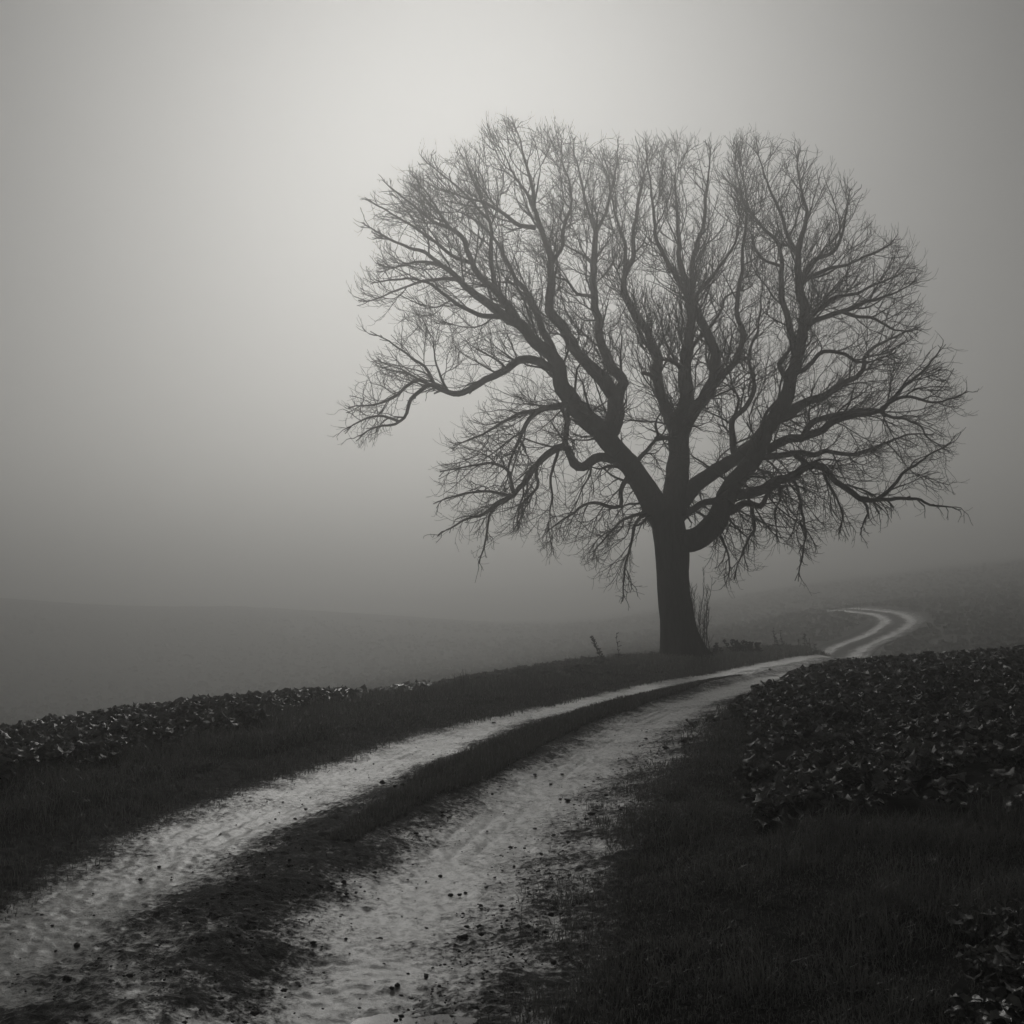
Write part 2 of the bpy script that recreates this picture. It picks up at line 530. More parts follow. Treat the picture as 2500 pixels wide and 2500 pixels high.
# name: (parent, points, start radius px, end radius px, depth gained along it in metres)
LIMBS = {
 'T':  (None, [(1674, 1622), (1668, 1600), (1660, 1560), (1652, 1510), (1646, 1450), (1643, 1400), (1640, 1340), (1634, 1290), (1630, 1245)], 0, 0, 0),
 'L1': ('T', [(1630, 1290), (1606, 1250), (1583, 1202), (1548, 1149), (1513, 1110), (1473, 1066), (1434, 1022), (1403, 986), (1372, 938), (1359, 885), (1306, 835), (1266, 791), (1231, 774), (1196, 743), (1165, 721), (1134, 699), (1108, 668), (1073, 646), (1020, 640), (975, 652)], 33, 4, -2.5),
 'L1b': ('L1', [(1266, 791), (1240, 747), (1214, 712), (1178, 681), (1152, 642), (1143, 611), (1126, 580), (1090, 549), (1060, 500), (1035, 460)], 11, 3, -1.5),
 'L1c': ('L1b', [(1209, 706), (1205, 668), (1196, 615), (1200, 576), (1192, 532), (1170, 480), (1150, 430)], 6.5, 2.5, 1.5),
 'L1d': ('L1', [(1359, 882), (1341, 835), (1319, 791), (1302, 743), (1280, 708), (1249, 664), (1222, 611), (1200, 576), (1152, 532), (1110, 510)], 10, 3, 2.5),
 'L1e': ('L1', [(1231, 774), (1180, 770), (1130, 750), (1085, 720), (1040, 690), (980, 680), (930, 690)], 6.5, 2.5, -2.0),
 'L1f': ('L1', [(1080, 648), (1040, 618), (990, 600), (940, 580), (905, 556)], 5, 2, -1.0),
 'L1g': ('L1', [(1120, 680), (1075, 682), (1020, 690), (970, 708), (925, 728), (900, 735)], 4.5, 2, .8),
 'L1h': ('L1b', [(1152, 642), (1110, 628), (1060, 590), (1005, 552), (955, 520), (910, 495)], 5, 2, -1.2),
 'L1i': ('L1b', [(1100, 558), (1050, 535), (995, 490), (945, 450)], 4.5, 2, 1.2),
 'L1j': ('L1c', [(1196, 540), (1160, 500), (1110, 450), (1060, 410)], 4, 2, 1.2),
 'L2': ('L1', [(1473, 1066), (1490, 1050), (1500, 1010), (1504, 982), (1508, 950)], 24, 20, 1.0),
 'L2a': ('L2', [(1506, 975), (1469, 923), (1425, 879), (1394, 835), (1368, 791), (1341, 760), (1346, 690), (1346, 642), (1337, 602), (1319, 558), (1306, 514), (1284, 470), (1258, 430), (1235, 390)], 18, 3, -2.0),
 'L2a2': ('L2a', [(1306, 556), (1266, 549), (1231, 523), (1196, 501), (1152, 488), (1100, 470)], 6, 2.5, -2),
 'L2a3': ('L2a', [(1304, 514), (1302, 470), (1293, 426), (1275, 370), (1265, 330)], 5.5, 2.5, .8),
 'L2a4': ('L2a', [(1346, 642), (1372, 602), (1376, 558), (1394, 505), (1390, 448), (1375, 400)], 5.5, 2.5, 2),
 'L2b': ('L2', [(1508, 955), (1522, 936), (1512, 915), (1491, 888), (1469, 840), (1460, 778), (1449, 725), (1447, 672), (1451, 602), (1456, 562)], 14, 7, 2.5),
 'L2b1': ('L2b', [(1456, 565), (1478, 520), (1495, 460), (1505, 400), (1510, 360)], 5.5, 2.5, .5),
 'L2b2': ('L2b', [(1455, 568), (1438, 520), (1422, 450), (1405, 390), (1400, 345)], 5, 2.5, .8),
 'L2b3': ('L2b', [(1447, 728), (1434, 722), (1407, 716), (1385, 686), (1359, 677), (1340, 655)], 5, 2, -1.5),
 'L2b4': ('L2b', [(1450, 650), (1430, 625), (1400, 610), (1372, 596)], 4.5, 2, 1.5),
 'C0': ('T', [(1636, 1290), (1645, 1230), (1655, 1160), (1657, 1100), (1655, 1060)], 33, 25, .4),
 'L3': ('C0', [(1655, 1075), (1640, 1035), (1627, 998), (1612, 955), (1605, 915), (1605, 879), (1588, 822), (1570, 791), (1548, 769), (1530, 730), (1522, 700), (1530, 664), (1548, 628), (1548, 558), (1557, 514), (1570, 450), (1575, 400)], 16, 3, 2.0),
 'L3s': ('L3', [(1608, 930), (1592, 918), (1570, 908)], 6, 5, -.5),
 'L3b': ('L3', [(1524, 690), (1528, 650), (1528, 620), (1522, 580), (1504, 532), (1490, 470), (1480, 420)], 6, 2.5, 1.5),
 'L3c': ('L3', [(1600, 870), (1588, 845), (1570, 835), (1560, 820)], 8, 3, -1),
 'L4': ('C0', [(1655, 1065), (1660, 1020), (1675, 972), (1670, 901), (1679, 835), (1688, 778), (1682, 738)], 17, 10, -.8),
 'L4a': ('L4', [(1684, 745), (1675, 712), (1660, 690), (1631, 640), (1605, 590), (1596, 530), (1590, 460), (1580, 400)], 8, 2.5, -1.5),
 'L4b': ('L4', [(1686, 770), (1692, 712), (1690, 650), (1700, 602), (1718, 540), (1723, 480), (1732, 410), (1735, 370)], 8.5, 2.5, 1),
 'L4c': ('L4', [(1690, 750), (1696, 730), (1719, 699), (1750, 659), (1776, 624), (1798, 584), (1805, 530)], 6, 2.5, -1.5),
 'L4d': ('L4', [(1672, 900), (1640, 880), (1612, 876), (1596, 862)], 7, 3, -1.2),
 'L5': ('C0', [(1655, 1072), (1690, 1010), (1722, 968), (1738, 930), (1748, 900), (1745, 860), (1728, 815), (1708, 780), (1690, 735), (1680, 690), (1660, 640), (1655, 560), (1650, 480), (1650, 420)], 19, 3, 1.5),
 'L5b': ('L5', [(1735, 938), (1755, 922), (1790, 890), (1810, 850), (1812, 810), (1800, 760), (1806, 690), (1812, 650), (1815, 590), (1822, 530), (1812, 470), (1800, 430)], 9, 2.5, -1.5),
 'L5c': ('L5', [(1690, 1000), (1684, 930), (1684, 870), (1700, 830), (1723, 809), (1758, 765), (1767, 730), (1794, 716), (1830, 705)], 9, 2.5, 2.5),
 'R2': ('T', [(1640, 1320), (1668, 1320), (1695, 1316), (1723, 1303), (1750, 1272), (1767, 1228), (1789, 1184), (1820, 1149), (1846, 1110), (1873, 1048), (1908, 995), (1930, 938), (1943, 885), (1952, 850), (1961, 809), (1965, 780), (1961, 743), (1952, 690), (1948, 646), (1952, 593), (1965, 549), (1968, 510), (1955, 450), (1945, 400)], 29, 3, -1.5),
 'R1': ('T', [(1640, 1262), (1665, 1225), (1700, 1185), (1740, 1155), (1785, 1130), (1820, 1105), (1850, 1072), (1880, 1040), (1910, 1015), (1965, 985), (2020, 962), (2060, 935), (2105, 908), (2115, 870), (2150, 840), (2200, 815), (2230, 800)], 22, 3, 2.0),
 'R1l': ('T', [(1650, 1280), (1679, 1255), (1710, 1233), (1745, 1222), (1775, 1205), (1800, 1180)], 10, 7, -2.0),
 'R3': ('R2', [(1858, 1085), (1875, 1098), (1910, 1076), (1965, 1066), (2010, 1050), (2045, 1025), (2085, 1012), (2140, 1005), (2163, 990), (2198, 951), (2234, 925), (2265, 890), (2290, 860)], 12, 2.5, -2.5),
 'R3b': ('R3', [(1960, 1067), (1985, 1030), (2040, 1012), (2106, 1004), (2141, 1002), (2172, 1017), (2216, 1026), (2251, 1044), (2262, 1066), (2290, 1085)], 8, 2.5, 2),
 'R3c': ('R3', [(2150, 998), (2190, 975), (2216, 969), (2282, 982), (2326, 973), (2350, 962)], 4.5, 2.2, -.6),
 'R4': ('R2', [(1782, 1200), (1816, 1206), (1864, 1193), (1899, 1176), (1934, 1162), (1974, 1136), (2009, 1140), (2040, 1176), (2080, 1202), (2106, 1220), (2150, 1220), (2194, 1215), (2238, 1220), (2278, 1233), (2320, 1236)], 13, 2.8, -3.5),
 'R4b': ('R4', [(2140, 1220), (2172, 1198), (2207, 1154), (2238, 1132), (2278, 1105), (2310, 1090)], 5, 2.2, -.8),
 'R4c': ('R2', [(1840, 1122), (1870, 1116), (1952, 1105), (1990, 1112), (2018, 1103), (2084, 1110), (2128, 1096), (2172, 1079), (2220, 1060), (2270, 1060)], 9, 2.5, 3.0),
 'R4d': ('R4', [(1974, 1138), (1960, 1120), (1940, 1112)], 6, 5, 1.0),
 'R4e': ('R4', [(2106, 1220), (2120, 1245), (2110, 1270), (2105, 1285)], 4, 2, -.4),
 'R4f': ('R4', [(1934, 1162), (1950, 1200), (1958, 1250), (1966, 1300), (1960, 1350), (1950, 1395)], 4, 1.6, -.6),
 'R4g': ('R4', [(1900, 1178), (1905, 1215), (1890, 1250), (1895, 1290)], 3.5, 1.6, .5),
 'R4h': ('R4', [(2009, 1142), (2020, 1180), (2045, 1220), (2060, 1260), (2055, 1280)], 4, 1.8, .8),
 'R5': ('R2', [(1760, 1250), (1790, 1246), (1820, 1230), (1862, 1233), (1877, 1204), (1899, 1188), (1935, 1186)], 12, 6, -2.5),
 'R5b': ('R5', [(1835, 1230), (1838, 1262), (1845, 1285), (1832, 1310), (1815, 1340), (1800, 1380)], 5, 2, -.8),
 'R6': ('R2', [(1938, 910), (1965, 900), (1996, 866), (2022, 857), (2058, 862), (2085, 880), (2120, 885), (2160, 870)], 7, 2.5, -2.5),
 'R7': ('R2', [(1961, 808), (1985, 785), (2014, 774), (2058, 760), (2084, 752), (2110, 738), (2150, 730), (2190, 712), (2215, 700)], 8, 2.3, -1.5),
 'R7b': ('R7', [(2058, 761), (2097, 774), (2137, 778), (2181, 804), (2215, 810)], 5, 2.2, -1),
 'R8': ('R2', [(1965, 790), (1990, 762), (2022, 734), (2058, 721), (2093, 716), (2119, 703), (2172, 681), (2215, 655)], 6.5, 2.3, 2.0),
 'R9': ('R2', [(1952, 690), (1983, 642), (2014, 624), (2040, 611), (2058, 567), (2066, 514), (2075, 470)], 7, 2.3, 1.0),
 'R9b': ('R2', [(1953, 700), (1975, 680), (2018, 659), (2066, 646), (2119, 624), (2163, 602)], 5.5, 2.3, -1.0),
 'R10': ('R2', [(1945, 880), (1935, 835), (1921, 765), (1908, 725), (1908, 672), (1908, 637), (1895, 589), (1864, 558), (1833, 514), (1820, 470), (1810, 420)], 10, 2.5, 2.5),
 'R10b': ('R2', [(1950, 625), (1939, 605), (1917, 558), (1904, 514), (1882, 470), (1864, 420), (1850, 380)], 6, 2.3, 1.0),
 'R10c': ('R10', [(1906, 650), (1864, 633), (1842, 602), (1833, 571), (1815, 545)], 4.5, 2.2, 1),
 'R11': ('R2', [(1930, 938), (1918, 920), (1904, 890), (1921, 865), (1932, 845), (1920, 815)], 8, 3, -1.5),
 'L6': ('R1', [(1800, 1122), (1790, 1099), (1789, 1060), (1789, 1024), (1820, 994), (1842, 954), (1840, 928), (1829, 884), (1838, 835), (1851, 809), (1855, 756), (1860, 710)], 9, 2.5, 2.5),
 'L6b': ('L6', [(1789, 1030), (1800, 1000), (1803, 970), (1785, 945), (1755, 930)], 5, 2.2, 1.0),
 'L7': ('L1', [(1525, 1125), (1500, 1120), (1460, 1118), (1425, 1140), (1403, 1132), (1385, 1096), (1363, 1096), (1332, 1114), (1306, 1140), (1288, 1171), (1266, 1189), (1249, 1211), (1218, 1228), (1174, 1259), (1134, 1268), (1090, 1295)], 13, 2.5, -2.5),
 'L7b': ('L7', [(1392, 1115), (1381, 1079), (1385, 1026), (1388, 985)], 8, 6, .8),
 'L7c': ('L7', [(1310, 1136), (1310, 1165), (1315, 1185), (1295, 1210), (1270, 1235), (1262, 1270)], 4.5, 2, -.6),
 'L7d': ('L7', [(1363, 1100), (1355, 1130), (1345, 1165), (1348, 1210), (1340, 1260)], 4, 2, .8),
 'L7e': ('L7', [(1218, 1228), (1195, 1260), (1190, 1300), (1180, 1340), (1172, 1365)], 3.5, 1.6, -.4),
 'L7f': ('L7', [(1255, 1205), (1240, 1150), (1200, 1130), (1140, 1140), (1085, 1150)], 4.5, 2, 1.2),
 'L7g': ('L7', [(1250, 1212), (1200, 1200), (1140, 1205), (1080, 1220)], 4, 2, -1.0),
 'L8': ('L1', [(1418, 1000), (1400, 990), (1363, 991), (1324, 1000), (1293, 1022), (1275, 1057), (1262, 1088), (1245, 1130), (1240, 1170)], 9.5, 3, -2.8),
 'L8b': ('L8', [(1330, 998), (1270, 1010), (1220, 1035), (1180, 1060), (1130, 1080)], 5, 2.2, -1),
 'L9': ('L1', [(1362, 905), (1346, 898), (1306, 881), (1266, 881), (1231, 903), (1187, 929), (1148, 951), (1112, 964), (1082, 951), (1046, 938), (1020, 960), (998, 986), (989, 1017), (967, 1035), (923, 1040), (888, 1060)], 11, 2.5, -2.5),
 'L9b': ('L9', [(1050, 940), (1022, 928), (996, 940), (972, 962), (940, 980), (905, 990), (868, 992)], 4.5, 2.2, -.6),
 'L9c': ('L9', [(1062, 943), (1045, 905), (1010, 875), (965, 845), (925, 820)], 4, 2, .6),
 'L9d': ('L9', [(1095, 958), (1080, 925), (1065, 890), (1060, 850)], 3.5, 1.8, 1.0),
 'L9e': ('L9', [(975, 1030), (940, 1015), (900, 1020), (860, 1040)], 3.5, 2, .5),
 'L10': ('L1', [(1548, 1140), (1557, 1127), (1583, 1096), (1605, 1066), (1600, 1035), (1610, 1012), (1625, 1008)], 7, 4, -1.5),
 'L10b': ('L10', [(1600, 1072), (1625, 1066), (1650, 1068)], 6, 5, -.5),
 'L11': ('L1', [(1540, 1150), (1530, 1170), (1517, 1198), (1517, 1233), (1491, 1237), (1438, 1228), (1394, 1255), (1350, 1285)], 6.5, 2, -2.0),
 'L12': ('L1', [(1600, 1250), (1579, 1255), (1548, 1259), (1513, 1276), (1480, 1310), (1450, 1345)], 5.5, 2, 2.0),
 'L13': ('L1', [(1605, 1252), (1566, 1262), (1548, 1290), (1539, 1334), (1526, 1378), (1522, 1422), (1520, 1450)], 5, 1.8, -1.5),
}
TRUNK_R = [(1622, 66), (1600, 56), (1575, 49), (1540, 44), (1500, 41), (1440, 40), (1400, 40), (1340, 41), (1290, 41), (1245, 36)]
OUTLINE = [(x * 1.294, y * 1.294) for x, y in [
 (645, 825), (650, 738), (700, 690), (732, 640), (745, 605), (690, 590), (682, 555), (702, 490), (686, 432), (722, 380), (760, 332), (800, 302), (858, 292),
 (882, 258), (940, 238), (985, 228), (1040, 250), (1100, 240), (1150, 258), (1200, 266), (1290, 264), (1348, 280), (1362, 330), (1380, 270), (1430, 268), (1500, 286), (1550, 322),
 (1590, 346), (1640, 392), (1660, 430), (1712, 472), (1735, 530), (1742, 600), (1735, 640), (1782, 680), (1826, 745), (1810, 790), (1778, 820), (1800, 880),
 (1810, 945), (1770, 975), (1700, 975), (1620, 990), (1560, 1005), (1530, 1050), (1510, 1085), (1492, 1045), (1470, 1010), (1430, 1030), (1400, 1085), (1375, 1100),
 (1340, 1050), (1320, 1030), (1300, 985), (1225, 1000), (1205, 1090), (1175, 1150), (1148, 1108), (1132, 1085), (1095, 1045), (1060, 1020), (1030, 1045), (1005, 1010), (960, 1030),
 (905, 1055), (868, 1040), (820, 1010), (832, 960), (815, 930), (842, 880), (870, 800), (915, 765), (930, 735), (860, 752), (825, 745), (775, 770), (742, 825), (690, 862)]]

def in_poly(px, py, poly):
    inside = np.zeros(len(px), bool)
    n = len(poly)
    for i in range(n):
        x1, y1 = poly[i]; x2, y2 = poly[(i + 1) % n]
        c = ((y1 > py) != (y2 > py)) & (px < (x2 - x1) * (py - y1) / (y2 - y1 + 1e-9) + x1)
        inside ^= c
    return inside

def poly_dist(px, py, poly):
    d = np.full(len(px), 1e9)
    n = len(poly)
    for i in range(n):
        x1, y1 = poly[i]; x2, y2 = poly[(i + 1) % n]
        ex, ey = x2 - x1, y2 - y1
        t = np.clip(((px - x1) * ex + (py - y1) * ey) / (ex * ex + ey * ey), 0, 1)
        d = np.minimum(d, np.hypot(px - x1 - t * ex, py - y1 - t * ey))
    return d

def tube(P, Rr, sides, jitter=0, seed=0, cap=True):
    """tube with parallel-transport frames; returns verts, quads"""
    n = len(P)
    T = np.gradient(P, axis=0); T /= np.linalg.norm(T, axis=1)[:, None] + 1e-9
    ref = np.array([0., 1., 0.]) if abs(T[0][1]) < .9 else np.array([1., 0, 0])
    u = ref - T[0] * (ref @ T[0]); u /= np.linalg.norm(u)
    V = []
    a = np.linspace(0, 2 * math.pi, sides, endpoint=False)
    ca, sa = np.cos(a)[:, None], np.sin(a)[:, None]
    L = arclen(P)
    for i in range(n):
        u = u - T[i] * (u @ T[i]); u /= np.linalg.norm(u)
        v = np.cross(T[i], u)
        r = Rr[i]
        if jitter:
            rj = r * (1 + jitter * (vnoise(a * 1.3 + 7 * seed, np.full(sides, L[i] * 3.0), seed) + vnoise(a * 4 + 3, np.full(sides, L[i] * 1.2), seed + 3) - 1))[:, None]
        else:
            rj = r
        V.append(P[i] + rj * (ca * u + sa * v))
    V = np.vstack(V)
    i = np.arange(n - 1)[:, None] * sides; j = np.arange(sides)[None]
    F = np.stack([i + j, i + (j + 1) % sides, i + sides + (j + 1) % sides, i + sides + j], -1).reshape(-1, 4)
    fs = [F]
    if cap:
        V = np.vstack([V, P[-1:] + T[-1:] * Rr[-1] * .6])
        e = (n - 1) * sides
        fs.append(np.stack([e + np.arange(sides), e + (np.arange(sides) + 1) % sides, np.full(sides, len(V) - 1)], 1))
    return V, fs

def join(parts):
    V = []; Fs = {}
    o = 0
    for v, fs in parts:
        V.append(v)
        for f in fs: Fs.setdefault(f.shape[1], []).append(np.asarray(f) + o)
        o += len(v)
    return np.vstack(V), [np.vstack(x) for x in Fs.values()]

def build_tree():
    gz = float(ground_z(np.array([4.95]), np.array([TD]))[0])
    base = at(1672, 1618, TD)
    root = empty('bare_tree', (base[0], TD, gz), 'large spreading leafless tree with a thick dark trunk beside the track', 'tree')
    org = np.array([base[0], TD, gz])
    curves = {}
    for name, (par, pts, r0, r1, dd) in LIMBS.items():
        p2 = catmull(np.array(pts, float), 14)
        L = arclen(p2)
        n = max(4, int(L[-1] / 12))
        t = np.linspace(0, L[-1], n)
        p2 = np.stack([np.interp(t, L, p2[:, 0]), np.interp(t, L, p2[:, 1])], 1)
        tt = t / L[-1]
        if par is None:
            depth = np.full(n, TD)
            rad = np.interp(-p2[:, 1], [-a for a, b in TRUNK_R], [b for a, b in TRUNK_R]) / PXM
        else:
            pc = curves[par]
            k = np.argmin(np.hypot(pc['p2'][:, 0] - p2[0, 0], pc['p2'][:, 1] - p2[0, 1]))
            d0 = pc['depth'][k]
            depth = d0 + dd * tt ** 1.15 + .25 * np.sin(tt * 5 + len(name) + p2[0, 0]) * tt
            pw = 1.0
            r1 = min(r1, 1.6) if name not in ('L2', 'C0', 'L3s', 'R4d', 'L7b', 'L10b', 'R1l', 'L4', 'L2b') else r1
            rad = (r1 + (r0 - r1) * (1 - tt) ** pw) / PXM
        amp = 2.4 + .16 * min(r0, 12)
        wob = (fbm(t / 26, t * 0 + ord(name[0]) % 7 + len(name), 3 + len(pts), 3) - .5) * amp * 2.2
        wob2 = (fbm(t / 30 + 50, t * 0 + len(pts), 9 + len(name), 3) - .5) * amp * 2.2
        if par is None: wob *= 0; wob2 *= 0
        fade = np.minimum(1, tt * 5)
        P = np.array([at(x, y, d) for x, y, d in zip(p2[:, 0] + wob * fade, p2[:, 1] + wob2 * fade, depth)])
        curves[name] = dict(p2=p2, depth=depth, P=P, rad=rad, par=par)
    # which top limb every curve belongs to
    def top(name):
        while curves[name]['par'] not in (None, 'T'): name = curves[name]['par']
        return name
    limb_obj = {}
    for name, c in curves.items():
        r = c['rad'].max()
        sides = 20 if name == 'T' else (12 if r > .12 else 8)
        c['top'] = top(name) if name != 'T' else 'T'
        V, fs = tube(c['P'], c['rad'], sides, .17 if name != 'T' else .08, sum(map(ord, name)))
        if name == 'T':
            # root flare: widen unevenly towards the ground
            n = len(c['P'])
            for i in range(n):
                h = c['P'][i][2] - gz
                k = math.exp(-max(h, 0) / .45)
                seg = V[i * sides:(i + 1) * sides]
                a = np.arctan2(seg[:, 1] - c['P'][i][1], seg[:, 0] - c['P'][i][0])
                V[i * sides:(i + 1) * sides] = c['P'][i] + (seg - c['P'][i]) * (1 + k * .22 * np.sin(a * 5 + .6))[:, None] * np.array([1, 1, 1])
        me = mesh_np('trunk' if name == 'T' else 'limb', V - org, fs, M_bark)
        if name == 'T':
            obj('trunk', me, root)
        elif c['par'] == 'T':
            limb_obj[name] = obj('limb', me, root)
        else:
            obj('branch', me, limb_obj[c['top']])
    # -------- finer branches: three orders of sweeping side branches, then filling growth, then young shoots
    names = [n for n in curves if n != 'T']
    centre = at(1640, 1200, TD)
    cP, sP = math.cos(PITCH), math.sin(PITCH)
    def to_px(P):
        y = P[:, 1]; z = P[:, 2] - CAM_H
        fw = y * cP + z * sP; up = -y * sP + z * cP
        return 1250 + F_PX * P[:, 0] / fw, 1250 - F_PX * up / fw
    def half_depth(bd, ys):
        q = np.clip(bd / 5.0, 0, 1)
        return (5.6 * np.sqrt(1 - (1 - q) ** 2) + .3) * (1 - .35 * np.clip((ys - 1050) / 250, 0, 1))
    def inside(P):
        x, y = to_px(P)
        ok = in_poly(x, y, OUTLINE)
        i = np.nonzero(ok)[0]
        if len(i):
            D = half_depth(poly_dist(x[i], y[i], OUTLINE) / PXM, y[i])
            ok[i] &= np.abs(P[i, 1] - TD) < D + .5
        ok &= ~((np.abs(x - 1640) < 70) & (y > 1275))
        return ok
    unit = lambda v: v / (np.linalg.norm(v, axis=-1, keepdims=True) + 1e-9)
    def perp(d):
        r = rng.normal(0, 1, d.shape)
        return unit(r - d * np.sum(r * d, 1)[:, None])
    segs = []
    def grow(P0, V0, R0, Rt, Ln, Ow, step, radial, wig, over):
        """grow all branches of one order at once; returns node pool for the next order"""
        n = len(P0)
        ns = np.maximum(2, (Ln / step).astype(int))
        p = P0.copy(); v = V0.copy(); alive = np.ones(n, bool); grace = rng.integers(0, over + 1, n)
        pool = []
        bias = rng.normal(0, .05, (n, 3))
        for k in range(ns.max()):
            act = np.nonzero(alive & (k < ns))[0]
            if not len(act): break
            pr = k / ns[act]
            hgt = p[act, 2] - gz
            low_ = np.clip((9.0 - hgt) / 4.5, 0, 1)
            out = unit(p[act] - centre)
            trop = np.zeros((len(act), 3)); trop[:, 2] = .05 * (1 - low_) + low_ * (-.17 + .34 * pr)
            nv = unit(v[act] + radial * out * (1 - .6 * low_)[:, None] + trop + bias[act] + rng.normal(0, wig, (len(act), 3)))
            np_ = p[act] + nv * step
            r0 = R0[act] + (Rt - R0[act]) * (k / ns[act]); r1 = R0[act] + (Rt - R0[act]) * ((k + 1) / ns[act])
            segs.append((p[act].copy(), np_, r0, r1, Ow[act]))
            ok = inside(np_)
            grace[act[~ok]] -= 1
            pool.append((np_, nv, r1, Ow[act], pr, (ns[act] - k) * step, (k + 1 == ns[act])))
            p[act] = np_; v[act] = nv
            alive[act[grace[act] < 0]] = False
        return [np.concatenate([q[i] for q in pool]) for i in range(7)]
    # order 1, from the traced limbs
    P0, V0, R0, L0, O0 = [], [], [], [], []
    for ni, nme in enumerate(names):
        c = curves[nme]
        P = c['P']; n_ = len(P)
        T = np.gradient(P, axis=0); T /= np.linalg.norm(T, axis=1)[:, None]
        Lc = arclen(P)
        pos_ = rng.uniform(.1, .3) * min(Lc[-1], 1.5)
        while pos_ < Lc[-1]:
            k = min(n_ - 1, int(np.searchsorted(Lc, pos_)))
            r = c['rad'][k]
            tt = pos_ / Lc[-1]
            nb = 1
            for _ in range(nb):
                d = T[k:k + 1]
                ang = rng.uniform(.55, 1.05)
                v = d * math.cos(ang) + perp(d) * math.sin(ang)
                P0.append(P[k]); V0.append(v[0]); R0.append(min(.6 * r, .012 + .012 * rng.random() + .10 * r)); O0.append(ni)
                L0.append(rng.uniform(.7, 1.5) * (1.1 + 9 * min(r, .12)))
            pos_ += rng.uniform(.22, .48) * (1 + 3.0 * r)
        if nme not in ('L3s', 'C0', 'L2', 'R4d', 'L7b', 'L10b'):
            for _ in range(3):
                d = T[-1:]
                v = unit(d + perp(d) * rng.uniform(.1, .5))
                P0.append(P[-1]); V0.append(v[0]); R0.append(min(c['rad'][-1] * .85, .03)); O0.append(ni); L0.append(rng.uniform(.8, 2.0))
    o1 = grow(np.array(P0), np.array(V0), np.array(R0), .0062, np.array(L0), np.array(O0), .14, .10, .12, 1)
    def spawn(o, dens, amin, amax, rk, rmin, lk, lmin, lmax):
        m = rng.random(len(o[0])) < dens
        d = o[1][m]
        ang = rng.uniform(amin, amax, m.sum())[:, None]
        v = d * np.cos(ang) + perp(d) * np.sin(ang)
        L_ = np.clip(o[5][m] * lk, lmin, lmax) * rng.uniform(.6, 1.3, m.sum())
        return o[0][m], v, np.maximum(o[2][m] * rk, rmin), L_, o[3][m]
    s2 = spawn(o1, .50, .45, .95, .68, .0065, .75, .4, 1.3)
    o2 = grow(s2[0], s2[1], s2[2], .0048, s2[3], s2[4], .12, .10, .13, 1)
    s3 = spawn(o2, .52, .45, 1.0, .75, .0046, .8, .2, .62)
    o3 = grow(s3[0], s3[1], s3[2], .0038, s3[3], s3[4], .105, .07, .15, 2)
    # -------- filling growth towards parts of the crown that are still empty (space colonisation)
    NA = 26000
    xs = rng.uniform(820, 2380, NA * 3); ys = rng.uniform(285, 1500, NA * 3)
    ok = in_poly(xs, ys, OUTLINE)
    xs, ys = xs[ok], ys[ok]
    bd = poly_dist(xs, ys, OUTLINE) / PXM
    D = half_depth(bd, ys)
    u = rng.uniform(-1, 1, len(xs))
    dz = u * D
    inner = np.minimum(bd / 2.2, (1 - np.abs(u)) * D / 2.2)
    keep = rng.random(len(xs)) < (1.0 - .75 * np.clip(inner, 0, 1)) * (D / 5.6 + .08)
    keep &= ~((np.abs(xs - 1640) < 75) & (ys > 1260))
    xs, ys, dz = xs[keep][:9000], ys[keep][:9000], dz[keep][:9000]
    A = np.array([at(x, y, TD + d) for x, y, d in zip(xs, ys, dz)])
    pos = []; own = []; rad0 = []; dirs = []
    for ni, nme in enumerate(names):
        c = curves[nme]
        P = c['P']
        T = np.gradient(P, axis=0); T /= np.linalg.norm(T, axis=1)[:, None]
        for k in range(0, len(P), 2):
            if c['rad'][k] > .15: continue
            pos.append(P[k]); own.append(ni); rad0.append(c['rad'][k]); dirs.append(T[k])
    for o in (o1, o2):
        pos += list(o[0]); own += list(o[3]); rad0 += list(o[2]); dirs += list(o[1])
    n_seed = len(pos)
    par = [-1] * n_seed
    nch = [0] * n_seed
    STEP, KILL, INF = .13, .30, 2.2
    nearest_d = np.full(len(A), 1e9); nearest_i = np.full(len(A), -1)
    alive = np.ones(len(A), bool)
    new_ids = list(range(n_seed))
    kids = {}
    for it in range(90):
        kd = kdtree.KDTree(len(new_ids))
        for i in new_ids: kd.insert(Vector(pos[i]), i)
        kd.balance()
        for a in np.nonzero(alive)[0]:
            co, i, d = kd.find(Vector(A[a]))
            if d < nearest_d[a]:
                nearest_d[a] = d; nearest_i[a] = i
        alive &= nearest_d > KILL
        act = np.nonzero(alive & (nearest_d < INF))[0]
        if len(act) == 0: break
        acc = {}
        for a in act:
            i = nearest_i[a]
            v = (A[a] - pos[i]); v = v / (np.linalg.norm(v) + 1e-9)
            acc[i] = acc[i] + v if i in acc else v
        new_ids = []
        todo = []
        for i, v in acc.items():
            if nch[i] >= 3: continue
            if np.linalg.norm(v) < .15: v = v + rng.normal(0, .4, 3)
            v = v / (np.linalg.norm(v) + 1e-9)
            out = pos[i] - centre; out /= np.linalg.norm(out)
            v = v + .8 * dirs[i] + .2 * out + rng.normal(0, .16, 3)
            v /= np.linalg.norm(v)
            todo.append((i, v, pos[i] + v * STEP))
        okin = inside(np.array([q[2] for q in todo])) if todo else []
        for (i, v, p), good in zip(todo, okin):
            if not good:
                nch[i] = 3
                continue
            if any(np.linalg.norm(pos[k] - p) < STEP * .45 for k in kids.get(i, ())):
                nch[i] += 1
                continue
            pos.append(p); par.append(i); own.append(own[i]); rad0.append(0); dirs.append(v); nch.append(0)
            nch[i] += 1
            kids.setdefault(i, []).append(len(pos) - 1)
            new_ids.append(len(pos) - 1)
        if not new_ids: break
    pos = np.array(pos); par = np.array(par); own = np.array(own); dirs = np.array(dirs)
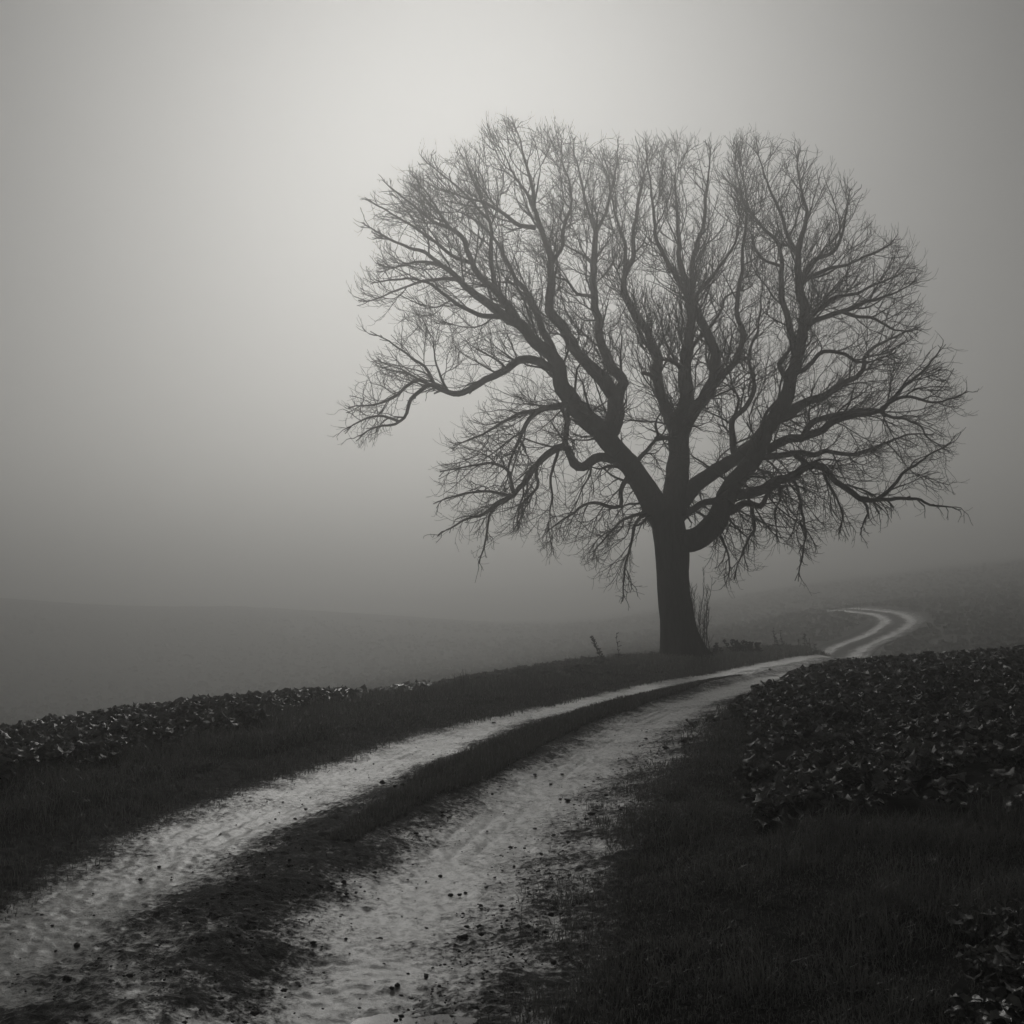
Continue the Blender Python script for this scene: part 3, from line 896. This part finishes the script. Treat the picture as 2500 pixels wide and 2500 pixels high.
    n = len(pos)
    TIP, EX = .0044, 2.3
    acc = np.zeros(n); rad = np.zeros(n); main = np.full(n, -1); best = np.zeros(n)
    for i in range(n - 1, n_seed - 1, -1):
        if acc[i] == 0: acc[i] = TIP ** EX
        rad[i] = acc[i] ** (1 / EX)
        p = par[i]
        acc[p] += acc[i]
        if rad[i] > best[p]: best[p] = rad[i]; main[p] = i
    rad[:n_seed] = np.array(rad0[:n_seed])
    rad = np.minimum(rad, .05)
    seg = np.arange(n_seed, n)
    p = par[seg]
    ra = np.where((main[p] == seg) & (p >= n_seed), rad[p], rad[seg] * 1.1)
    segs.append((pos[p], pos[seg], ra, rad[seg], own[seg]))
    # -------- young shoots with upturned tips
    SP = np.vstack([o2[0], o3[0], pos[seg]]); SV = np.vstack([o2[1], o3[1], dirs[seg]]); SO = np.concatenate([o2[3], o3[3], own[seg]])
    st = np.concatenate([o2[6], o3[6], np.array([k not in kids for k in seg])])
    m = rng.random(len(SP)) < np.where(st, .95, .30)
    d = SP[m]; v = SV[m]
    term = st[m]
    ang = np.where(term, rng.uniform(0, .4, len(d)), rng.uniform(.5, .95, len(d)))[:, None]
    v = v * np.cos(ang) + perp(v) * np.sin(ang)
    ln = rng.uniform(.09, .30, len(d)); p0 = d; r = np.full(len(d), .0042)
    for k in range(2):
        v = v + rng.normal(0, .10, v.shape); v[:, 2] += .30
        v = unit(v)
        p1 = p0 + v * (ln / 2)[:, None]
        segs.append((p0, p1, r, r * .88, SO[m]))
        p0 = p1; r = r * .88
    print('orders', len(P0), len(s2[0]), len(s3[0]), 'fill', n - n_seed, 'shoots', len(d))
    a = np.vstack([s[0] for s in segs]); b = np.vstack([s[1] for s in segs])
    r0 = np.concatenate([s[2] for s in segs]); r1 = np.concatenate([s[3] for s in segs]); ow = np.concatenate([s[4] for s in segs])
    r0 = np.where(r0 < .012, r0 * 1.18, r0); r1 = np.where(r1 < .012, r1 * 1.18, r1)
    tops = np.array([list(limb_obj).index(curves[nm]['top']) for nm in names])[ow]
    print('tree: segments', len(a))
    for k, (nm, lo) in enumerate(limb_obj.items()):
        for thick in (True, False):
            m = (tops == k) & ((r0 > .02) == thick)
            if not m.any(): continue
            V, F = prisms(a[m], b[m], r0[m], r1[m], 6 if thick else 3)
            o = obj('small_branches' if thick else 'twigs', mesh_np('twigs', V - org, F, M_twig), lo)
            o['kind'] = 'stuff'
    return root

def prisms(a, b, r0, r1, sides):
    d = b - a
    d = d / (np.linalg.norm(d, axis=1)[:, None] + 1e-9)
    ref = np.where(np.abs(d[:, 1:2]) < .8, np.array([[0., 1, 0]]), np.array([[1., 0, 0]]))
    u = np.cross(d, ref); u /= np.linalg.norm(u, axis=1)[:, None]
    v = np.cross(d, u)
    ang = np.linspace(0, 2 * math.pi, sides, endpoint=False)
    off = np.cos(ang)[None, :, None] * u[:, None] + np.sin(ang)[None, :, None] * v[:, None]
    A = a[:, None] + off * r0[:, None, None]
    B = (b + d * r1[:, None] * .4)[:, None] + off * r1[:, None, None]
    V = np.concatenate([A, B], 1).reshape(-1, 3)
    n = len(a)
    base = (np.arange(n) * 2 * sides)[:, None]
    j = np.arange(sides)[None]
    F = np.stack([base + j, base + (j + 1) % sides, base + sides + (j + 1) % sides, base + sides + j], -1).reshape(-1, 4)
    return V, F

build_tree()

# ------------------------------------------------------------------ sucker shrub at the foot of the trunk
def build_suckers():
    p = at(1706, 1612, TD + .3)
    z = float(ground_z(np.array([p[0]]), np.array([p[1]]))[0])
    root = empty('sucker_shrub', (p[0], p[1], z), 'thin upright leafless suckers growing against the right side of the trunk', 'shrub')
    r_ = np.random.default_rng(12)
    for k in range(15):
        h = r_.uniform(1.1, 2.9)
        n = 14
        t = np.linspace(0, 1, n)
        x0, y0 = r_.uniform(-.22, .28), r_.uniform(-.35, .35)
        lean = r_.uniform(-.10, .22)
        P = np.stack([x0 - .12 * t * (x0 < 0) + lean * t ** 1.3 + .035 * np.sin(t * 9 + k), y0 + r_.uniform(-.2, .2) * t + .03 * np.sin(t * 7 + 2 * k), -.05 + h * t], 1)
        V, fs = tube(P, np.linspace(.017, .006, n), 5, 0, k)
        st = obj('stem', mesh_np('stem', V, fs, M_twig), root)
        A, B, ra, rb = [], [], [], []
        for i in range(3, n):
            for _ in range(2):
                d = np.array([r_.normal(0, .6), r_.normal(0, .6), r_.uniform(.5, 1.2)]); d /= np.linalg.norm(d)
                q = P[i].copy(); L = r_.uniform(.12, .4) * (1.2 - t[i] * .6)
                for s in range(3):
                    d = d + np.array([0, 0, .2]); d /= np.linalg.norm(d)
                    q2 = q + d * L / 3
                    A.append(q); B.append(q2); ra.append(.007 - .001 * s); rb.append(.006 - .001 * s)
                    q = q2
        V, F = prisms(np.array(A), np.array(B), np.array(ra), np.array(rb), 3)
        o = obj('twigs', mesh_np('twigs', V, F, M_twig), st)
        o['kind'] = 'stuff'
build_suckers()

# ------------------------------------------------------------------ crop plants
def leaf_template(nu, nv, seed):
    """broad wavy brassica leaf, stalk at the origin, growing along +X, unit length"""
    r_ = np.random.default_rng(seed)
    u = np.linspace(0, 1, nu); v = np.linspace(-1, 1, nv)
    U, Vv = np.meshgrid(u, v, indexing='ij')
    q = np.clip((U - .22) / .78, 0, 1)
    half = .045 + .46 * np.clip(np.sin(q ** .62 * math.pi), 0, 1) ** .6
    half = half * (1 + .20 * np.sin(U * 19 + seed * 2) * np.abs(Vv) ** 2)
    ph = r_.uniform(0, 6)
    X = U + .07 * np.sin(Vv * 4 + ph) * U
    Y = half * Vv
    Z = .5 * U - .62 * U ** 2.4 + .22 * (Vv ** 2) * np.sin(U * math.pi) + .10 * np.sin(U * 13 + Vv * 3 + ph) * np.abs(Vv) + .018 * r_.normal(0, 1, U.shape) * (U > .2)
    return np.stack([X, Y, Z], -1).reshape(-1, 3), grid_faces(nu, nv)

LEAF = [leaf_template(7, 5, s) for s in range(6)]
LEAF_LO = [leaf_template(3, 3, s) for s in range(4)]

XB_Y = np.array([0, 5, 8.6, 12.5, 20, 26, 40]); XB_X = np.array([-5.2, -4.4, -3.7, -2.7, -2.1, -1.7, -2.5])
FL_Y = np.array([7.4, 7.9, 10, 13, 15, 20, 25, 31, 38, 45]); FL_X = np.array([1.75, 1.45, 1.85, 2.45, 2.75, 4.5, 6.0, 8.0, 11.6, 16.5])

def crop_sites():
    r_ = np.random.default_rng(33)
    out = []
    # right field
    n = 9000
    X = r_.uniform(1.2, 20, n); Y = r_.uniform(7.4, 40, n)
    fy = 7.72 + .25 * (fbm(X * 1.3, X * 0, 3, 3) - .5) * 2
    edge = np.interp(Y, FL_Y, FL_X) + (fbm(Y * .9, Y * 0 + 7, 4, 3) - .5) * .35
    ok = (Y > fy) & (X > edge) & (X < .46 * Y + 1.2)
    # patchy cover
    ok &= fbm(X * .8, Y * .8, 61, 3) > .2
    dens = np.clip(1.15 - .018 * (Y - 8), .4, 1)
    ok &= r_.random(n) < dens
    out.append((X[ok], Y[ok]))
    # self-sown plants in the grass at the near corner
    n = 110
    X = r_.uniform(1.4, 2.6, n); Y = r_.uniform(4.0, 5.6, n)
    ok = (X > 1.45 + .35 * (Y - 4)) & (r_.random(n) < .55)
    out.append((X[ok], Y[ok]))
    # a few by the track edge
    out.append((np.array([1.95, 2.12, 2.3, 2.6, 1.7, 1.85]), np.array([13.6, 13.9, 13.8, 14.2, 12.0, 9.4])))
    # left field
    n = 5200
    X = r_.uniform(-14, 0, n); Y = r_.uniform(5.5, 30, n)
    xb = np.interp(Y, XB_Y, XB_X) + (fbm(Y * .7, Y * 0 + 2, 14, 3) - .5) * .9
    ok = (X < xb) & (X > -.44 * Y - 1.2) & (fbm(X * .9, Y * .9, 71, 3) > .33)
    out.append((X[ok], Y[ok]))
    return np.concatenate([o[0] for o in out]), np.concatenate([o[1] for o in out])

def in_view(X, Y, m=.02):
    return (np.abs(X / np.maximum(Y, .1)) < .4142 + m) & (Y > 3.9)

def build_crop():
    X, Y = crop_sites()
    Z = ground_z(X, Y)
    print('crop plants', len(X))
    r_ = np.random.default_rng(44)
    d = np.hypot(X, Y)
    vis = in_view(X, Y, -.005) & ~((X > 1.3) & (Y < 4.45))
    order = np.argsort(np.where(vis, d, d + 1000))
    near = order[:300]; rest = order[300:]
    meshes = [mesh_np('leaf', v, f, M_leaf) for v, f in LEAF]
    def leaves(nl):
        az = r_.uniform(0, 6.28) + np.arange(nl) * 2.4
        tilt = r_.uniform(-.1, .7, nl)
        ln = r_.uniform(.07, .145, nl)
        hz = r_.uniform(.01, .15, nl)
        return az, tilt, ln, hz
    for i in near:
        left = X[i] < -1.5
        corner = Y[i] < 6.5
        if left:
            xb = np.interp(Y[i], XB_Y, XB_X)
            lab = 'leafy brassica plant on the edge of the left crop, against the verge grass' if X[i] > xb - .5 else 'leafy brassica plant within the crop strip beyond the left verge'
        elif Y[i] < 8.25:
            lab = 'leafy brassica plant in the front row of the right crop, against the long grass'
        elif X[i] < np.interp(Y[i], FL_Y, FL_X) + .35:
            lab = 'leafy brassica plant on the track side edge of the right crop field'
        else:
            lab = 'leafy brassica plant inside the crop field right of the track'
        grp = 'crop plants in the right field' if not left else 'crop plants in the left field'
        if corner and not left:
            lab, grp = 'self-sown brassica plant in the dark grass of the near corner', 'self-sown plants in the corner'
        elif not left and X[i] < np.interp(Y[i], FL_Y, FL_X) - .3:
            lab, grp = 'lone brassica plant in the grass between track and crop field', 'lone plants on the verge'
        root = empty('crop_plant', (X[i], Y[i], Z[i]), lab, 'plant', grp)
        nl = int(r_.integers(9, 13)) if not corner else int(r_.integers(7, 11))
        for az, ti, ln, hz in zip(*leaves(nl)):
            o = obj('leaf', meshes[int(r_.integers(0, 6))], root)
            o.rotation_euler = (r_.normal(0, .3), -ti * .8, az)
            ln = ln * (.62 if corner else 1)
            o.scale = (ln, ln * r_.uniform(.8, 1.2), ln)
            o.location = (math.cos(az) * .02, math.sin(az) * .02, hz)
    # the rest: one object per field
    for side in (0, 1):
        ids = rest[(X[rest] < -1.5) == (side == 0)]
        parts_v, parts_f, parts_t = [], [], []
        off = 0
        for lod in (0, 1):
            dd = d[ids]
            sub = ids[(dd < 17) == (lod == 0)]
            nl = 10 if lod == 0 else 8
            pid = np.repeat(sub, nl)
            m = len(pid)
            if m == 0: continue
            az = r_.uniform(0, 6.28, m); ti = r_.uniform(-.1, .65, m)
            ln = r_.uniform(.07, .145, m) * np.where(Y[pid] < 6.5, .6, 1) * (1 if lod == 0 else 1.15); hz = r_.uniform(.01, .16, m)
            roll = r_.normal(0, .3, m)
            tmpl = LEAF if lod == 0 else LEAF_LO
            kind = r_.integers(0, len(tmpl), m)
            for k, (tv, tf) in enumerate(tmpl):
                s = kind == k
                c = s.sum()
                if not c: continue
                v = np.repeat(tv[None], c, 0) * ln[s][:, None, None]
                x, y, z = v[..., 0], v[..., 1], v[..., 2]
                cr, sr = np.cos(roll[s])[:, None], np.sin(roll[s])[:, None]
                y, z = y * cr - z * sr, y * sr + z * cr
                ct, st = np.cos(ti[s])[:, None], np.sin(ti[s])[:, None]
                x, z = x * ct - z * st, x * st + z * ct
                ca, sa = np.cos(az[s])[:, None], np.sin(az[s])[:, None]
                x, y = x * ca - y * sa, x * sa + y * ca
                P = np.stack([x + X[pid[s]][:, None], y + Y[pid[s]][:, None], z + (Z[pid[s]] + hz[s])[:, None]], -1)
                parts_v.append(P.reshape(-1, 3))
                parts_f.append((tf[None] + (np.arange(c) * len(tv))[:, None, None]).reshape(-1, 4) + off)
                off += c * len(tv)
                parts_t.append(np.repeat(r_.random(c) ** 2, len(tv)))
        o = obj('crop_plants', mesh_np('crop', np.vstack(parts_v), np.vstack(parts_f), M_leaf, True, {'tone': np.concatenate(parts_t)}))
        tag(o, 'low dark leafy crop carpeting the field beyond the left verge' if side == 0 else 'dark leafy crop carpeting the rising field right of the track', 'crop', None, 'stuff')
build_crop()

# speckled low crop on the slopes beyond the crest
def build_far_crop():
    r_ = np.random.default_rng(55)
    n = 30000
    Y = 26 * (190 / 26) ** r_.random(n)
    X = r_.uniform(-.48, .48, n) * Y
    w, s = track_coord(X, Y)
    ok = (np.abs(w) > 2.3) & ~((X > np.interp(Y, FL_Y, FL_X)) & (Y < 40))
    X, Y = X[ok], Y[ok]
    Z = ground_z(X, Y, w[ok], s[ok])
    m = len(X)
    size = r_.uniform(.08, .2, m) * np.clip(Y / 40, .8, 2)
    a = r_.uniform(0, 6.28, m)
    dx, dy = np.cos(a) * size, np.sin(a) * size
    p0 = np.stack([X - dx, Y - dy, Z], 1); p1 = np.stack([X + dx, Y + dy, Z], 1)
    hh = size * r_.uniform(.5, 1.1, m)
    p2 = np.stack([X + dx * .7 + r_.normal(0, .06, m), Y + dy * .7 + r_.normal(0, .06, m), Z + hh], 1)
    p3 = np.stack([X - dx * .8 + r_.normal(0, .06, m), Y - dy * .8 + r_.normal(0, .06, m), Z + hh * .7], 1)
    V = np.stack([p0, p1, p2, p3], 1).reshape(-1, 3)
    F = np.arange(m * 4).reshape(-1, 4)
    o = obj('far_crop', mesh_np('far_crop', V, F, M_farcrop, False))
    tag(o, 'fine speckled crop on the misty slope behind the tree', 'crop', None, 'stuff')
build_far_crop()

# ------------------------------------------------------------------ grass
def blades(X, Y, Z, h, wd, r_, lean=.55):
    m = len(X)
    a = r_.uniform(0, 6.28, m)
    l = np.clip(np.abs(r_.normal(lean, .3, m)), 0, .97) * h
    fa = r_.uniform(0, 6.28, m)
    fx, fy = np.cos(fa) * l, np.sin(fa) * l
    dx, dy = np.cos(a) * wd, np.sin(a) * wd
    hz = np.sqrt(np.maximum(h ** 2 - l ** 2, (h * .25) ** 2))
    p0 = np.stack([X - dx, Y - dy, Z - .015], 1); p1 = np.stack([X + dx, Y + dy, Z - .015], 1)
    mx, my, mz = X + fx * .4, Y + fy * .4, Z + hz * .72
    p2 = np.stack([mx + dx * .7, my + dy * .7, mz], 1); p3 = np.stack([mx - dx * .7, my - dy * .7, mz], 1)
    p4 = np.stack([X + fx, Y + fy, Z + hz], 1)
    V = np.stack([p0, p1, p2, p3, p4], 1).reshape(-1, 3)
    i = np.arange(m) * 5
    global _tone
    _tone = np.repeat(np.where(r_.random(m) < .16, r_.uniform(.5, 1, m), r_.uniform(0, .25, m)), 5)
    return V, [np.stack([i, i + 1, i + 2, i + 3], 1), np.stack([i + 3, i + 2, i + 4], 1)]

def grass_obj(name, X, Y, h, r_, label, lean=.55, zoff=0):
    w, s = track_coord(X, Y)
    Z = surf_z(X, Y, w, s)
    dist = np.hypot(X, Y)
    wd = np.maximum(.0022, .00030 * dist) * r_.uniform(.7, 1.3, len(X))
    V, F = blades(X, Y, Z, h, wd, r_, lean)
    o = obj(name, mesh_np(name, V, F, M_grass, False, {'tone': _tone}))
    tag(o, label, 'grass', None, 'stuff')

def scatter_w(n, s0, s1, w0, w1, r_, power=1.6):
    """points in track coordinates, denser near the camera"""
    t = r_.random(n) ** power
    s = s0 + (s1 - s0) * t
    w = r_.uniform(w0, w1, n)
    cx = np.interp(s, _S, CX); cyy = np.interp(s, _S, CY)
    tx = np.interp(s, _S, CT[:, 0]); ty = np.interp(s, _S, CT[:, 1])
    return cx + w * ty, cyy - w * tx, w, s

s_at = lambda y: float(np.interp(y, CY[:500], _S[:500]))

def build_grass():
    r_ = np.random.default_rng(66)
    # right verge and near corner
    X, Y, w, s = scatter_w(330000, s_at(3.8), s_at(42), .95, 6.5, r_, 2.0)
    eh = edge_half(1, s)
    fieldx = np.interp(Y, FL_Y, FL_X)
    infield = (Y > 7.9) & (X > fieldx + .25)
    pr = smooth01(-.22, .45, w - eh) * np.where(w - eh < .2, fbm(X * 5, Y * 5, 15, 3) > .47, True)
    ok = in_view(X, Y, .04) & ~infield & (r_.random(len(X)) < pr)
    X, Y, w, s = X[ok], Y[ok], w[ok], s[ok]
    cl = fbm(X * 2.2, Y * 2.2, 81, 4)
    h = (.018 + .085 * np.clip((cl - .38) * 3, 0, 1)) * r_.uniform(.5, 1.5, len(X)) * (.5 + .5 * smooth01(-.1, .9, w - edge_half(1, s)))
    long = (Y < 8.0) & (w > 2.6)
    h = np.where(long, h * 1.5, h)
    grass_obj('verge_grass', X, Y, h, r_, 'short dark winter grass on the right verge beside the track', .75)
    # left verge
    X, Y, w, s = scatter_w(150000, s_at(5.0), s_at(50), -5.5, -1.05, r_, 1.5)
    eh = edge_half(-1, s)
    xb = np.interp(Y, XB_Y, XB_X)
    ok = in_view(X, Y, .04) & (X > xb - .5) & (r_.random(len(X)) < smooth01(-.25, .1, -w - eh))
    X, Y, w, s = X[ok], Y[ok], w[ok], s[ok]
    cl = fbm(X * 1.8, Y * 1.8, 91, 4)
    h = (.03 + .13 * np.clip((cl - .36) * 2.6, 0, 1)) * r_.uniform(.5, 1.5, len(X)) * (.45 + .55 * smooth01(0, .8, -w - edge_half(-1, s)))
    grass_obj('verge_grass', X, Y, h, r_, 'dark rough grass on the left verge running up to the tree', .65)
    # strip between the ruts
    X, Y, w, s = scatter_w(75000, s_at(7.7), s_at(29), -.5, .5, r_, 1.15)
    tY = np.clip((Y - 7.6) / 3, 0, 1)
    halfw = (.07 + .17 * tY) * (1 - .9 * smooth01(15, 28, Y)) + (fbm(s * 1.2, s * 0, 95, 3) - .5) * .16
    ok = (np.abs(w - .02) < halfw) & in_view(X, Y, .04)
    X, Y, w, s = X[ok], Y[ok], w[ok], s[ok]
    h = r_.uniform(.03, .10, len(X)) * (.5 + .5 * np.clip((Y - 7.6) / 2, 0, 1)) * (.6 + .8 * fbm(X * 2.5, Y * 2.5, 171, 3)) * (1 - .6 * smooth01(15, 27, Y))
    grass_obj('strip_grass', X, Y, h, r_, 'dark grass strip growing between the two wheel ruts', .45, .2)
    # bank beyond the tree, left of the track
    X, Y, w, s = scatter_w(16000, s_at(30), s_at(52), -3.8, -1.2, r_, 1.0)
    h = r_.uniform(.06, .22, len(X))
    grass_obj('bank_grass', X, Y, h, r_, 'rough grass on the low bank beyond the trunk', .5)
build_grass()

# ------------------------------------------------------------------ tall grass tufts
def build_tufts():
    r_ = np.random.default_rng(77)
    spots = [(at(1138, 1668, 21.5), .42, 'tall thin grass tuft standing on the left verge crest before the tree'),
             (at(1290, 1650, 25), .3, 'small grass tuft on the left verge crest nearer the trunk'),
             (np.array([1.45, 6.6, 0]), .30, 'upright dark grass tuft on the right verge below the crop corner'),
             (np.array([1.05, 7.5, 0]), .22, 'small grass tuft on the right verge nearest the track edge'),
             (np.array([1.95, 6.1, 0]), .34, 'tall dry grass tuft in front of the right crop field'),
             (np.array([.95, 4.9, 0]), .30, 'long flattened grass tuft at the foot of the right verge'),
             (np.array([3.0, 7.6, 0]), .32, 'dark tussock in the long grass in front of the crop')]
    for p, h, lab in spots:
        x, y = p[0], p[1]
        z = float(ground_z(np.array([x]), np.array([y]))[0])
        m = 110
        V, F = blades(r_.normal(0, .09, m), r_.normal(0, .09, m), np.zeros(m), r_.uniform(.3, 1, m) * h, np.full(m, max(.002, .0003 * y)), r_, .5)
        o = obj('grass_tuft', mesh_np('grass_tuft', V, F, M_grass, False, {'tone': _tone}), None, (x, y, z))
        tag(o, lab, 'grass tuft')
build_tufts()

# ------------------------------------------------------------------ dead weeds on the bank
def build_weeds():
    r_ = np.random.default_rng(88)
    def weed(px, pybase, d, h, lab, grp=None, bushy=.5, lean=0):
        p = at(px, pybase, d)
        z = float(ground_z(np.array([p[0]]), np.array([p[1]]))[0])
        h *= 1.25
        root = empty('dead_weed', (p[0], p[1], z), lab, 'weed', grp)
        for k in range(int(r_.integers(2, 4)) if bushy > .4 else 1):
            n = 8
            t = np.linspace(0, 1, n)
            hh = h * r_.uniform(.75, 1.0)
            P = np.stack([lean * t * h + r_.normal(0, .1) * t + .02 * np.sin(5 * t + k) + r_.normal(0, .04), r_.normal(0, .1) * t, -.05 + hh * t], 1)
            V, fs = tube(P, np.linspace(.010, .005, n), 5, 0, k)
            st = obj('stem', mesh_np('stem', V, fs, M_weed), root)
            A = []; B = []; ra = []
            for i in range(2, n):
                for _ in range(int(2 + 5 * bushy)):
                    dv = np.array([r_.normal(0, .8), r_.normal(0, .8), r_.uniform(.1, 1)]); dv /= np.linalg.norm(dv)
                    A.append(P[i]); B.append(P[i] + dv * r_.uniform(.04, .14) * (1.1 - .5 * t[i])); ra.append(.016 * bushy + .006)
            V, F = prisms(np.array(A), np.array(B), np.array(ra) * .6, np.array(ra), 4)
            obj('seed_heads', mesh_np('seed_heads', V, F, M_weed), st)
    weed(1478, 1622, 33, .62, 'leaning dead weed with drooping side shoots left of the trunk', None, .5, -.35)
    weed(1513, 1622, 33.5, .72, 'single tall dead stalk with round seed heads left of the trunk', None, .3, .02)
    g1 = 'dead weeds on the bank right of the trunk'
    for px, py, d, h, b in [(1742, 1606, 37, .42, .6), (1755, 1606, 37.4, .3, .6), (1790, 1603, 38.5, .42, .9), (1803, 1602, 38.7, .38, .9), (1818, 1602, 38.9, .42, .9), (1835, 1601, 39.2, .36, .9), (1850, 1600, 39.4, .3, .9)]:
        weed(px, py, d, h, 'low bushy dead weed on the bank between the trunk and the far bend', g1, b)
    g2 = 'tall dead stalks on the bank'
    for px, py, d, h in [(1893, 1597, 43.5, .66), (1903, 1597, 44, .5), (1913, 1597, 44.5, .62), (1922, 1596, 45, .4)]:
        weed(px, py, d, h, 'tall narrow dead stalk in the denser cluster on the bank', g2, .38)
    for px, py, d, h in [(1945, 1595, 46, .36), (1958, 1594, 46.4, .6), (1966, 1594, 46.8, .64), (1978, 1593, 47.2, .4), (1990, 1592, 47.6, .34)]:
        weed(px, py, d, h, 'narrow dead stalk on the bank where the track drops out of sight', 'stalks where the track drops', .38)
    for px, py, d, h in [(2052, 1500, 102, .7), (2065, 1498, 102, .8), (2080, 1497, 101.5, .9), (2092, 1497, 101, .9), (2098, 1498, 101, .8)]:
        weed(px, py, d, h, 'faint reed stalk in the mist inside the far bend of the track', 'reeds inside the far bend', .38)
build_weeds()

# ------------------------------------------------------------------ clods and stones on the track
def build_stones():
    r_ = np.random.default_rng(99)
    import bmesh
    protos = []
    for k in range(5):
        bm = bmesh.new()
        bmesh.ops.create_icosphere(bm, subdivisions=2, radius=1)
        for v in bm.verts:
            v.co *= .7 + .6 * r_.random()
            v.co.z *= .7
        me = bpy.data.meshes.new('mud_clod')
        bm.to_mesh(me); bm.free()
        me.materials.append(M_clod)
        protos.append(me)
    def put(x, y, r, lab, grp, name='mud_clod', mat=None):
        w, s = track_coord(np.array([x]), np.array([y]))
        z = float(surf_z(np.array([x]), np.array([y]), w, s)[0])
        o = obj(name, protos[int(r_.integers(0, 5))], None, (x, y, z + r * .35))
        o.scale = (r, r * r_.uniform(.7, 1.2), r * r_.uniform(.7, 1))
        o.rotation_euler = (0, 0, r_.uniform(0, 6.28))
        tag(o, lab, 'clod', grp)
    px = [(1056, 1865, .035), (933, 1902, .05), (1205, 1755, .05), (343, 2120, .028), (433, 2170, .035), (188, 2278, .03), (583, 2288, .025), (812, 2152, .03), (1352, 2028, .03), (1387, 2048, .025),
          (1075, 2110, .025), (925, 2260, .04), (968, 2274, .028), (970, 2366, .026), (1100, 2156, .03), (1122, 2156, .025), (1315, 1845, .035), (1350, 1820, .03), (1480, 1935, .03), (840, 2145, .03),
          (1174, 2188, .02), (1224, 2194, .025), (1255, 2098, .02), (720, 1985, .03), (1345, 2224, .032), (1290, 2250, .03), (165, 2370, .04), (1545, 1665, .07), (1880, 1637, .06), (640, 2075, .02)]
    for x, y, r in px:
        d = 1.8 * F_PX / (y - 1350)
        for _ in range(12):
            p = at(x, y, d)
            z = float(base_z(np.array([p[0]]), np.array([d]))[0])
            d = (CAM_H - z) / ((y - 1350) / F_PX)
            if d > 60: d = 40
        wc = track_coord(np.array([p[0]]), np.array([d]))[0][0]
        where_ = 'in the rut beside the left verge' if wc < -.4 else ('on the loose earth between the ruts' if wc < .4 else ('in the rut beside the right verge' if wc < 1.2 else 'at the edge of the right verge'))
        put(p[0], d, r * (.5 if d < 20 else .8), 'small dark mud clod lying ' + where_, 'mud clods ' + where_)
    # mud lumps thrown up round the puddle: many, tiny
    V0 = np.array([v.co for v in protos[0].vertices]); F0 = np.array([p.vertices[:] for p in protos[0].polygons])
    n = 9000
    X, Y, w, s = scatter_w(n, s_at(4.3), s_at(14), -1.4, 1.6, r_, 1.6)
    m = r_.random(n) < np.where(np.abs(w) < .45, .6, np.where(w > 1.0, .5, .10)) * (fbm(X * 2, Y * 2, 101, 3) + .4)
    X, Y, w = X[m], Y[m], w[m]
    R_ = np.exp(r_.normal(math.log(.0048), .5, len(X)))
    Z = surf_z(X, Y, w, s[m])
    bm = None
    lo = [(0, 0, 1), (1, 0, 0), (0, 1, 0), (-1, 0, 0), (0, -1, 0), (.7, .7, .5), (-.7, .7, .5)]
    g = (1 + 5 ** .5) / 2
    ov = np.array([(-1, g, 0), (1, g, 0), (-1, -g, 0), (1, -g, 0), (0, -1, g), (0, 1, g), (0, -1, -g), (0, 1, -g), (g, 0, -1), (g, 0, 1), (-g, 0, -1), (-g, 0, 1)], float) / 1.9
    of = np.array([(0, 11, 5), (0, 5, 1), (0, 1, 7), (0, 7, 10), (0, 10, 11), (1, 5, 9), (5, 11, 4), (11, 10, 2), (10, 7, 6), (7, 1, 8),
                   (3, 9, 4), (3, 4, 2), (3, 2, 6), (3, 6, 8), (3, 8, 9), (4, 9, 5), (2, 4, 11), (6, 2, 10), (8, 6, 7), (9, 8, 1)])
    c = len(X)
    V = ov[None] * (R_[:, None, None] * r_.uniform(.55, 1.35, (c, 12, 1)))
    V[..., 2] *= .6
    th = r_.uniform(0, 6.28, c)[:, None]; sx = r_.uniform(.8, 1.7, c)[:, None]
    vx, vy = V[..., 0] * sx, V[..., 1].copy()
    V[..., 0] = vx * np.cos(th) - vy * np.sin(th); V[..., 1] = vx * np.sin(th) + vy * np.cos(th)
    V = V + np.stack([X, Y, Z + R_ * .2], 1)[:, None]
    F = (of[None] + (np.arange(c) * 12)[:, None, None]).reshape(-1, 3)
    o = obj('gravel', mesh_np('gravel', V.reshape(-1, 3), F, M_clod, True))
    tag(o, 'crumbs of mud and fine gravel scattered over the track', 'gravel', None, 'stuff')
build_stones()

# ------------------------------------------------------------------ haze
def build_haze():
    m = bpy.data.materials.new('fog')
    m.use_nodes = True
    nt = m.node_tree
    nt.nodes.remove(nt.nodes['Principled BSDF'])
    out = nt.nodes['Material Output']
    pv = nt.nodes.new('ShaderNodeVolumePrincipled')
    pv.inputs['Color'].default_value = (.97, .965, .945, 1)
    pv.inputs['Density'].default_value = HAZE
    pv.inputs['Anisotropy'].default_value = .78
    nt.links.new(pv.outputs[0], out.inputs['Volume'])
    m.cycles.volume_sampling = 'DISTANCE'
    m.cycles.homogeneous_volume = True
    zmin = float(GZ.min()) - 1.0
    zmax = max(float(GZ.max()), 17) + 1.5
    x0, x1 = float(GX.min()) - 5, float(GX.max()) + 5
    y0, y1 = float(GY.min()) - 5, float(GY.max()) + 5
    v = [(x, y, z) for z in (zmin, zmax) for y in (y0, y1) for x in (x0, x1)]
    f = np.array([(0, 2, 3, 1), (4, 5, 7, 6), (0, 1, 5, 4), (2, 6, 7, 3), (0, 4, 6, 2), (1, 3, 7, 5)])
    o = obj('haze', mesh_np('haze', v, f, m, False))
    tag(o, 'pale even fog filling the valley and fields', 'fog', None, 'stuff')
build_haze()
